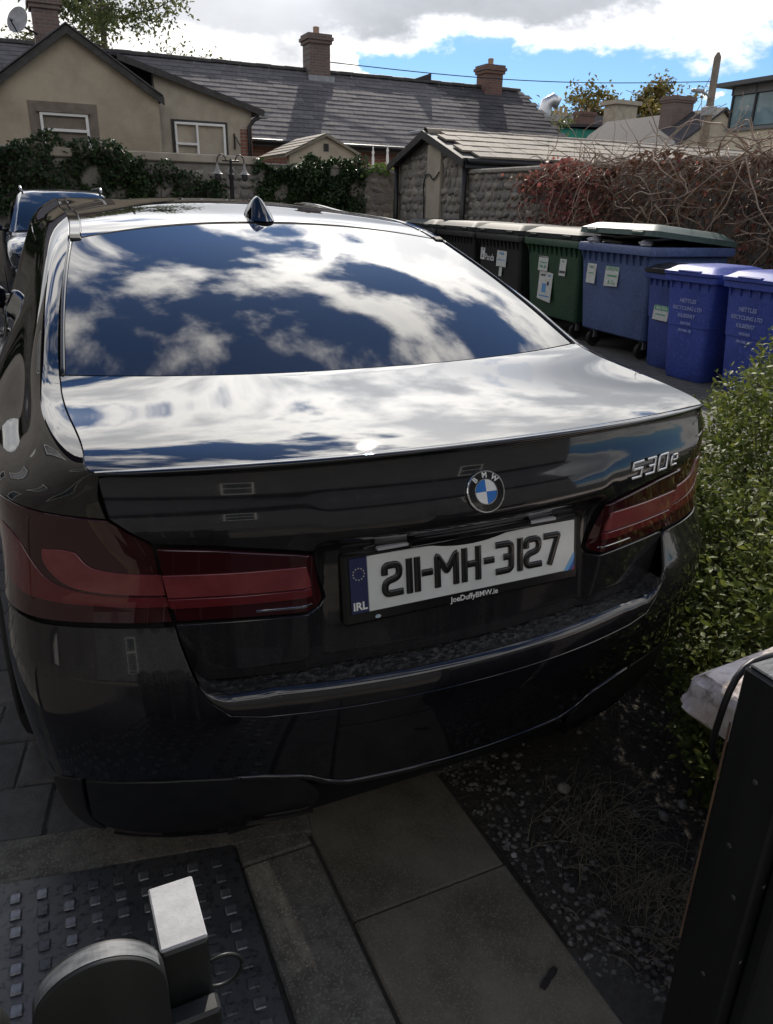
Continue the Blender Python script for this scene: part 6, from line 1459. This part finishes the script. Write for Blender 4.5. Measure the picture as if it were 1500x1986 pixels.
# left chimney, satellite dish
C3 = empty('chimney_stack', (.55, 21, 0), 0, 'brown brick chimney stack rising behind the gable, beside the satellite dish', 'chimney'); chimney(.30, .86, 21.0, 3.3, 5.85, M_CHB, .55, 2, C3)
DS = empty('satellite_dish', (-.02, 19.9, 5.05), 0, 'grey satellite dish fixed beside the left chimney', 'satellite dish')
V = []; n = 24
for i in range(7):
    r = .29 * i / 6
    for k in range(n): a = 2 * math.pi * k / n; V.append((r * math.cos(a) * .85, -.22 * (r / .29) ** 2 * .35, r * math.sin(a)))
F = [(i * n + k, i * n + (k + 1) % n, (i + 1) * n + (k + 1) % n, (i + 1) * n + k) for i in range(6) for k in range(n)]
Md = Matrix.Rotation(R(-35), 4, 'Z') @ Matrix.Rotation(R(-22), 4, 'X'); MB().add([tuple(Md @ Vector(p)) for p in V], F).build('dish', mat('dish_grey', (.32, .32, .33), .5, col2=(.2, .2, .21), nscale=4), DS, True)
MB().tube([tuple(Md @ Vector((0, 0, -.27))), tuple(Md @ Vector((0, -.34, -.12)))], .015, 6).build('feed_arm', M_BLK, DS); MB().lathe([(.035, 0), (.04, .1), (0, .1)], 10, Md @ Matrix.Translation((0, -.34, -.12)) @ Matrix.Rotation(R(-80), 4, 'X')).build('receiver', M_LEAD, DS, 40)
MB().tube([(0, .05, 0), (.15, .4, -.05), (.36, .82, -.06)], .025, 8).build('mount', M_BLK, DS, True)
# small shed behind the wall
SD = empty('garden_shed', (5.95, 17.9, 0), 0, 'small shed gable with a mossy stone-tiled roof just behind the ivy wall', 'shed')
wpoly('gable_wall', SD, [(5.15, -.05), (6.75, -.05), (6.75, 2.60), (6.02, 2.93), (5.15, 2.50)], 17.0, .2, M_RENDER2)
for a, c_ in (((6.02, 2.93), (5.02, 2.46)), ((6.02, 2.93), (6.88, 2.54))):
    wpoly('roof', SD, [(a[0], a[1] + .06), (c_[0], c_[1] + .06), c_, a], 16.9, 2.2, mat('mossy_tile', (.26, .235, .19), .9, col2=(.17, .16, .12), nscale=4, bump=.5, bscale=20))
for k in range(5):
    t0 = k / 5; x = 6.02 - 1.0 * t0; z = 2.93 - .47 * t0 + .062; x2 = x - .2; z2 = z - .094
    wpoly('tile_course', SD, [(x, z + .005), (x2 - .02, z2 + .012), (x2 - .02, z2 - .004), (x, z - .006)], 16.88, 2.2, TILE[k % 3])
wbox('vent', SD, (5.98, 16.985, 2.62), (6.10, 16.999, 2.78), M_BLK)
for i, x in enumerate((7.05, 7.42)):
    o = MB().lathe([(.035, 2.3), (.03, 2.5), (.02, 2.55), (.035, 2.60), (.012, 2.66), (.02, 2.70), (0, 2.74)], 10, Matrix.Translation((0, 0, 0))).build('stone_finial', M_WHITE, None, 40); o.location = (x, 16.6, 0.02 + .06 * i)
    tag(o, ['white ornament on the wall top nearer the small shed', 'white ornament on the wall top nearer the tiled outbuilding'][i], 'ornament')

# ------------------------------------------------------------------ far right: glazed building, green building, roofs, pole
GB = empty('glazed_building', (20, 14, 0), 0, 'modern building with corner windows and cream wall at the right edge', 'building')
wbox('wall', GB, (20.0, 6, -.05), (27, 18.45, 3.85), mat('cream_render', (.55, .50, .38), .85, col2=(.46, .42, .32), nscale=1.5))
M_ZINC = mat('grey_zinc', (.16, .165, .175), .5, col2=(.12, .125, .13), nscale=3)
wbox('sill_band', GB, (19.92, 6, 3.852), (27, 18.5, 3.95), M_ZINC); wbox('fascia', GB, (19.95, 6, 4.86), (27, 18.48, 5.08), M_ZINC); wbox('roof_edge', GB, (19.6, 5.8, 5.082), (27, 18.8, 5.2), mat('dark_zinc', (.07, .072, .08), .5))
wpoly('roof_monitor', GB, [(6, 5.2), (17.3, 5.2), (16.9, 5.95), (6, 6.1)], 21.0, 3, mat('dark_zinc', (.07, .072, .08), .5), 'X')
M_GLZ = mat('pale_blue_glazing', (.22, .32, .36), .04, ior=1.6, col2=(.12, .19, .22), nscale=1.2)
ys = [18.42, 17.55, 16.7, 15.8, 14.9, 14.0, 13.1, 12.2]
for i in range(len(ys) - 1):
    wbox('window_pane', GB, (20.02, ys[i + 1] + .03, 3.98), (20.05, ys[i] - .03, 4.84), M_GLZ); wbox('mullion', GB, (19.96, ys[i] - .028, 3.952), (20.06, ys[i] + .028, 4.858), mat('dark_frame', (.03, .032, .035), .4))
    wbox('fascia_seam', GB, (19.935, ys[i] - .01, 4.87), (19.949, ys[i] + .01, 5.07), mat('dark_frame', (.03, .032, .035), .4))
wbox('core', GB, (20.3, 6, 3.951), (26.9, 18.3, 4.859), mat('dim_interior', (.12, .13, .14), .9))
wbox('end_pane', GB, (20.08, 18.38, 3.98), (22.5, 18.41, 4.84), M_GLZ)
PO = empty('street_pole', (22.7, 22.0, 0), 0, 'tall weathered pole with a street lamp arm near the glazed building', 'pole')
MB().tube([(0, 0, 0), (0, 0, 6.6), (0, 0, 6.75)], [.17, .125, .05], 12).build('pole', mat('grey_pole', (.20, .17, .14), .85, col2=(.14, .12, .10), nscale=6), PO, True)
MB().tube([(0, 0, 5.3), (-.5, -.2, 5.42), (-.9, -.35, 5.44)], .035, 8).build('lamp_arm', M_LEAD, PO, True); b = MB(); b.bbox((-1.35, -.52, 5.38), (-.85, -.32, 5.5), .04); b.build('lamp_head', M_LEAD, PO, 40)
wbox('band', PO, (22.5, 21.8, 4.75), (22.9, 22.2, 5.05), M_LEAD, .02)
tag(MB().tube([(8.7 + (22.7 - 8.7) * t, 24.0 - 2.0 * t, 5.55 + .30 * t - .25 * math.sin(math.pi * t)) for t in np.linspace(0, 1, 24)], .014, 5).build('overhead_wire', M_BLK), 'thin overhead wire running from the slate roof to the street pole', 'wire')
GN = empty('green_building', (30, 38, 0), 0, 'building with a turquoise green fascia beyond the tiled outbuilding', 'building')
wbox('fascia', GN, (26.3, 36, 0), (32.6, 41, 5.55), mat('turquoise_paint', (.03, .30, .23), .6, col2=(.025, .25, .19), nscale=1)); wpoly('roof', GN, [(25.9, 5.552), (34.5, 5.9), (34.5, 6.05), (25.9, 5.68)], 35.7, 6, SLD[0]); wbox('white_end', GN, (32.61, 35.95, 0), (34.4, 41, 5.75), mat('dull_white_render', (.42, .41, .39), .9)); wbox('wall_lamp', GN, (30.0, 35.85, 5.15), (30.4, 35.99, 5.42), M_LEAD, .03)
FH = empty('far_house', (38, 46, 0), 0, 'distant grey-roofed house with a broad rendered chimney below the tree', 'house')
wbox('wall', FH, (33.5, 43, 0), (50, 52, 5.0), M_RENDER2); slabroof(FH, 'roof', 33.2, 50, 42.6, 5.0, 46.5, 7.6, .1, SL[3]); slabroof(FH, 'roof', 33.2, 50, 46.502, 7.6, 52.4, 5.0, .1, SL[3])
c = wbox('chimney', FH, (36.4, 43.6, 5.2), (38.2, 44.8, 8.0), M_RENDER2); wbox('chimney_course', c, (36.2, 43.4, 8.002), (38.4, 45.0, 8.25), M_RENDER2)
FG = empty('gabled_house', (32, 32, 0), 0, 'grey slate gabled house standing behind the street pole', 'house')
wpoly('gable_wall', FG, [(24.9, 0), (31.5, 0), (31.5, 3.7), (28.6, 5.7), (25.2, 3.6)], 27.0, .3, M_RENDER2); wpoly('roof', FG, [(24.6, 3.35), (28.6, 5.85), (28.6, 5.72), (24.6, 3.22)], 26.8, 8, SLD[0]); wpoly('roof', FG, [(28.6, 5.85), (33, 3.2), (33, 3.07), (28.6, 5.72)], 26.8, 8, SL[3]); chimney(27.4, 28.6, 29.2, 4.6, 6.5, M_CHB, .8, 0, FG)
FR = empty('roof_cluster_house', (30, 42, 0), 0, 'distant low house with a metal cowl, chimney pots and brick stack', 'house')
wbox('wall', FR, (26.5, 42.5, 0), (33.3, 48, 5.4), M_RENDER2); slabroof(FR, 'roof', 26.2, 33.4, 42.2, 5.3, 45.2, 6.9, .1, SLD[2]); slabroof(FR, 'roof', 26.2, 33.4, 45.202, 6.9, 48.3, 5.3, .1, SLD[2])
wbox('stack', FR, (31.2, 43.6, 5.6), (33.0, 44.4, 7.1), mat('pale_stack', (.36, .34, .31), .9)); 
for k in range(3): MB().lathe([(.13, 7.1), (.11, 7.5), (.13, 7.62), (.1, 7.63)], 10, Matrix.Translation((31.9 + k * .38 - 30, 44 - 42, 0)), cap=False).build('chimney_pot', mat('yellow_clay', (.38, .29, .17), .8), FR, 40)
b = MB(); b.tube([(.75, 1.6, 5.6), (.75, 1.6, 7.2), (.82, 1.55, 7.65), (1.15, 1.4, 7.85), (1.5, 1.25, 7.65)], [.42, .42, .42, .40, .38], 14); b.build('metal_cowl', mat('galvanised', (.55, .56, .58), .35, metal=.8), FR, True)
chimney(33.6, 34.8, 44.0, 5.4, 7.5, M_CHR, .7, 2, FR)

# ------------------------------------------------------------------ trees
def tree(name, label, loc, h, r, n, leafm, seed, sparse=.5, size=(.10, .2), trunk=.22, crown_z=.62, squash=1., droop=.2, cat='tree', branches=26):
    q = random.Random(seed); rs = np.random.RandomState(seed); root = empty(name, loc, 0, label, cat, 'trees behind the houses'); tw = MB()
    tw.tube([(0, 0, 0), (q.uniform(-.1, .1), q.uniform(-.1, .1), h * .35), (q.uniform(-.2, .2), q.uniform(-.2, .2), h * .62), (q.uniform(-.3, .3), 0, h * .9)], [trunk, trunk * .75, trunk * .45, .03], 8); P = []; D = []
    tips = []
    for i in range(branches):
        z0 = h * q.uniform(.32, .85); a = q.uniform(0, 6.28); L_ = r * q.uniform(.55, 1.05) * (1.15 - .5 * abs(z0 / h - .55)); p = Vector((0, 0, z0)); d = Vector((math.cos(a), math.sin(a), q.uniform(.15, .75))).normalized(); pts = [tuple(p)]
        for k in range(7):
            d = (d + Vector((q.gauss(0, .16), q.gauss(0, .16), q.gauss(0, .12) - droop * .1))).normalized(); p = p + d * L_ / 7; pts.append(tuple(p))
            if k >= 1:
                for s in range(2):
                    d2 = (d + Vector((q.gauss(0, .7), q.gauss(0, .7), q.gauss(0, .5)))).normalized(); l2 = L_ * q.uniform(.15, .38); e = p + d2 * l2; tw.tube([tuple(p), tuple((p + e) / 2 + Vector((0, 0, .03))), tuple(e)], [.018, .012, .005], 4, cap=False); tips.append((p, e))
        tw.tube(pts, [trunk * .32 * (1 - .8 * k / 7) for k in range(8)], 5, cap=False)
    for i in range(n):
        a, e = q.choice(tips); t = q.uniform(.2, 1.15); p = a.lerp(e, t); g = .10 + .16 * (1 - sparse); P.append((p.x + q.gauss(0, g), p.y + q.gauss(0, g), p.z + q.gauss(0, g * squash) - droop * abs(q.gauss(0, .25)))); D.append((q.gauss(0, 1), q.gauss(0, 1), -.5 + q.gauss(0, .7)))
    leaf_cloud('crown', P, D, rs.uniform(size[0], size[1], n), leafm, root, simple_leaf(.6), seed)
    tw.build('trunk', mat('bark', (.085, .07, .055), .9, col2=(.13, .11, .09), nscale=5), root)
LM1 = leaf_mat('airy_green_leaf', (.085, .12, .045), (.13, .15, .06), .5, 1.2, (.21, .19, .06), .35, 4.); LM2 = leaf_mat('autumn_tree_leaf', (.12, .12, .035), (.19, .15, .04), .55, .8, (.26, .14, .04), .35, 2.5); LM3 = leaf_mat('thin_brown_leaf', (.20, .17, .13), (.26, .22, .18), .6, 1., None, .35)
tree('birch_tree', 'tall airy tree with drooping foliage behind the left chimney', (2.6, 27, 0), 9.6, 2.9, 17000, LM1, 3, .55, (.09, .18), .2, droop=.9, branches=34)
tree('autumn_tree', 'broad autumn-tinted tree behind the street pole', (42.5, 50, 0), 10.2, 5.0, 13000, LM2, 5, .2, (.22, .42), .3, branches=30)
tree('autumn_tree', 'rust-tinted tree rising right of the broad rendered chimney', (46.8, 50, 0), 9.4, 3.4, 6500, LM2, 8, .2, (.22, .42), .3, branches=24)
tree('thin_tree', 'thin nearly leafless tree left of the autumn-tinted one', (36.6, 50, 0), 9.6, 3.0, 900, LM3, 6, .7, (.12, .22), .2, branches=30)
tree('small_tree', 'small green tree at the end of the slate roof', (20.6, 30, 0), 5.6, 1.9, 1500, LM1, 9, .3, (.12, .24), .16, branches=20)

# ------------------------------------------------------------------ street behind us, seen only in the paintwork
TR = empty('terrace_house', (0, -12, 0), 0, 'grey terrace house across the street, mirrored in the boot lid', 'house')
wbox('wall', TR, (-16, -14.5, -.1), (14, -11.5, 5.6), mat('grey_terrace_render', (.10, .10, .10), .9, col2=(.075, .075, .08), nscale=1)); slabroof(TR, 'roof', -16.2, 14.2, -11.1, 5.55, -14.5, 8.0, .1, SLD[0]); slabroof(TR, 'roof', -16.2, 14.2, -14.502, 8.0, -17.9, 5.55, .1, SLD[0])
for x in (-9.5, -3.2, 6.5):
    for z in (3.6,):
        w_ = wbox('window', TR, (x - .55, -11.495, z), (x + .55, -11.47, z + 1.4), M_PANE)
        for a, c_ in (((x - .62, -11.49, z - .08), (x + .62, -11.43, z)), ((x - .62, -11.49, z + 1.4), (x + .62, -11.43, z + 1.48)), ((x - .62, -11.49, z + .001), (x - .55, -11.43, z + 1.399)), ((x + .55, -11.49, z + .001), (x + .62, -11.43, z + 1.399)), ((x - .55, -11.465, z + .66), (x + .55, -11.44, z + .72))): wbox('frame', w_, a, c_, M_WHITE)
SH_ = empty('unseen_side_house', (-6.2, 6, 0), 0, 'dark two-storey house out of view beside the yard, mirrored in the car flank', 'house')  # unseen house, set close in to darken the flank's reflection
wbox('wall', SH_, (-9.2, -3, -.05), (-4.7, 13, 5.4), mat('unseen_house_dark_wall', (.13, .12, .11), .9, col2=(.09, .085, .08), nscale=1)); slabroof(SH_, 'roof', -9.2, -4.5, -3.2, 5.4, 5, 7.4, .1, SLD[0]); slabroof(SH_, 'roof', -9.2, -4.5, 5.002, 7.4, 13.2, 5.4, .1, SLD[0])
for y in (-.5, 3.5, 8.0):
    for z in (1.0, 3.4):
        w_ = wbox('window', SH_, (-4.69, y - .5, z), (-4.67, y + .5, z + 1.3), M_PANE)
        for a, c_ in (((-4.695, y - .57, z - .07), (-4.63, y + .57, z)), ((-4.695, y - .57, z + 1.3), (-4.63, y + .57, z + 1.37)), ((-4.695, y - .57, z + .001), (-4.63, y - .5, z + 1.299)), ((-4.695, y + .5, z + .001), (-4.63, y + .57, z + 1.299))): wbox('frame', w_, a, c_, M_WHITE)
for x in (-11.5, 4.5): wbox('door', TR, (x - .5, -11.495, -.05), (x + .5, -11.45, 2.1), mat('dark_door', (.05, .05, .06), .4))
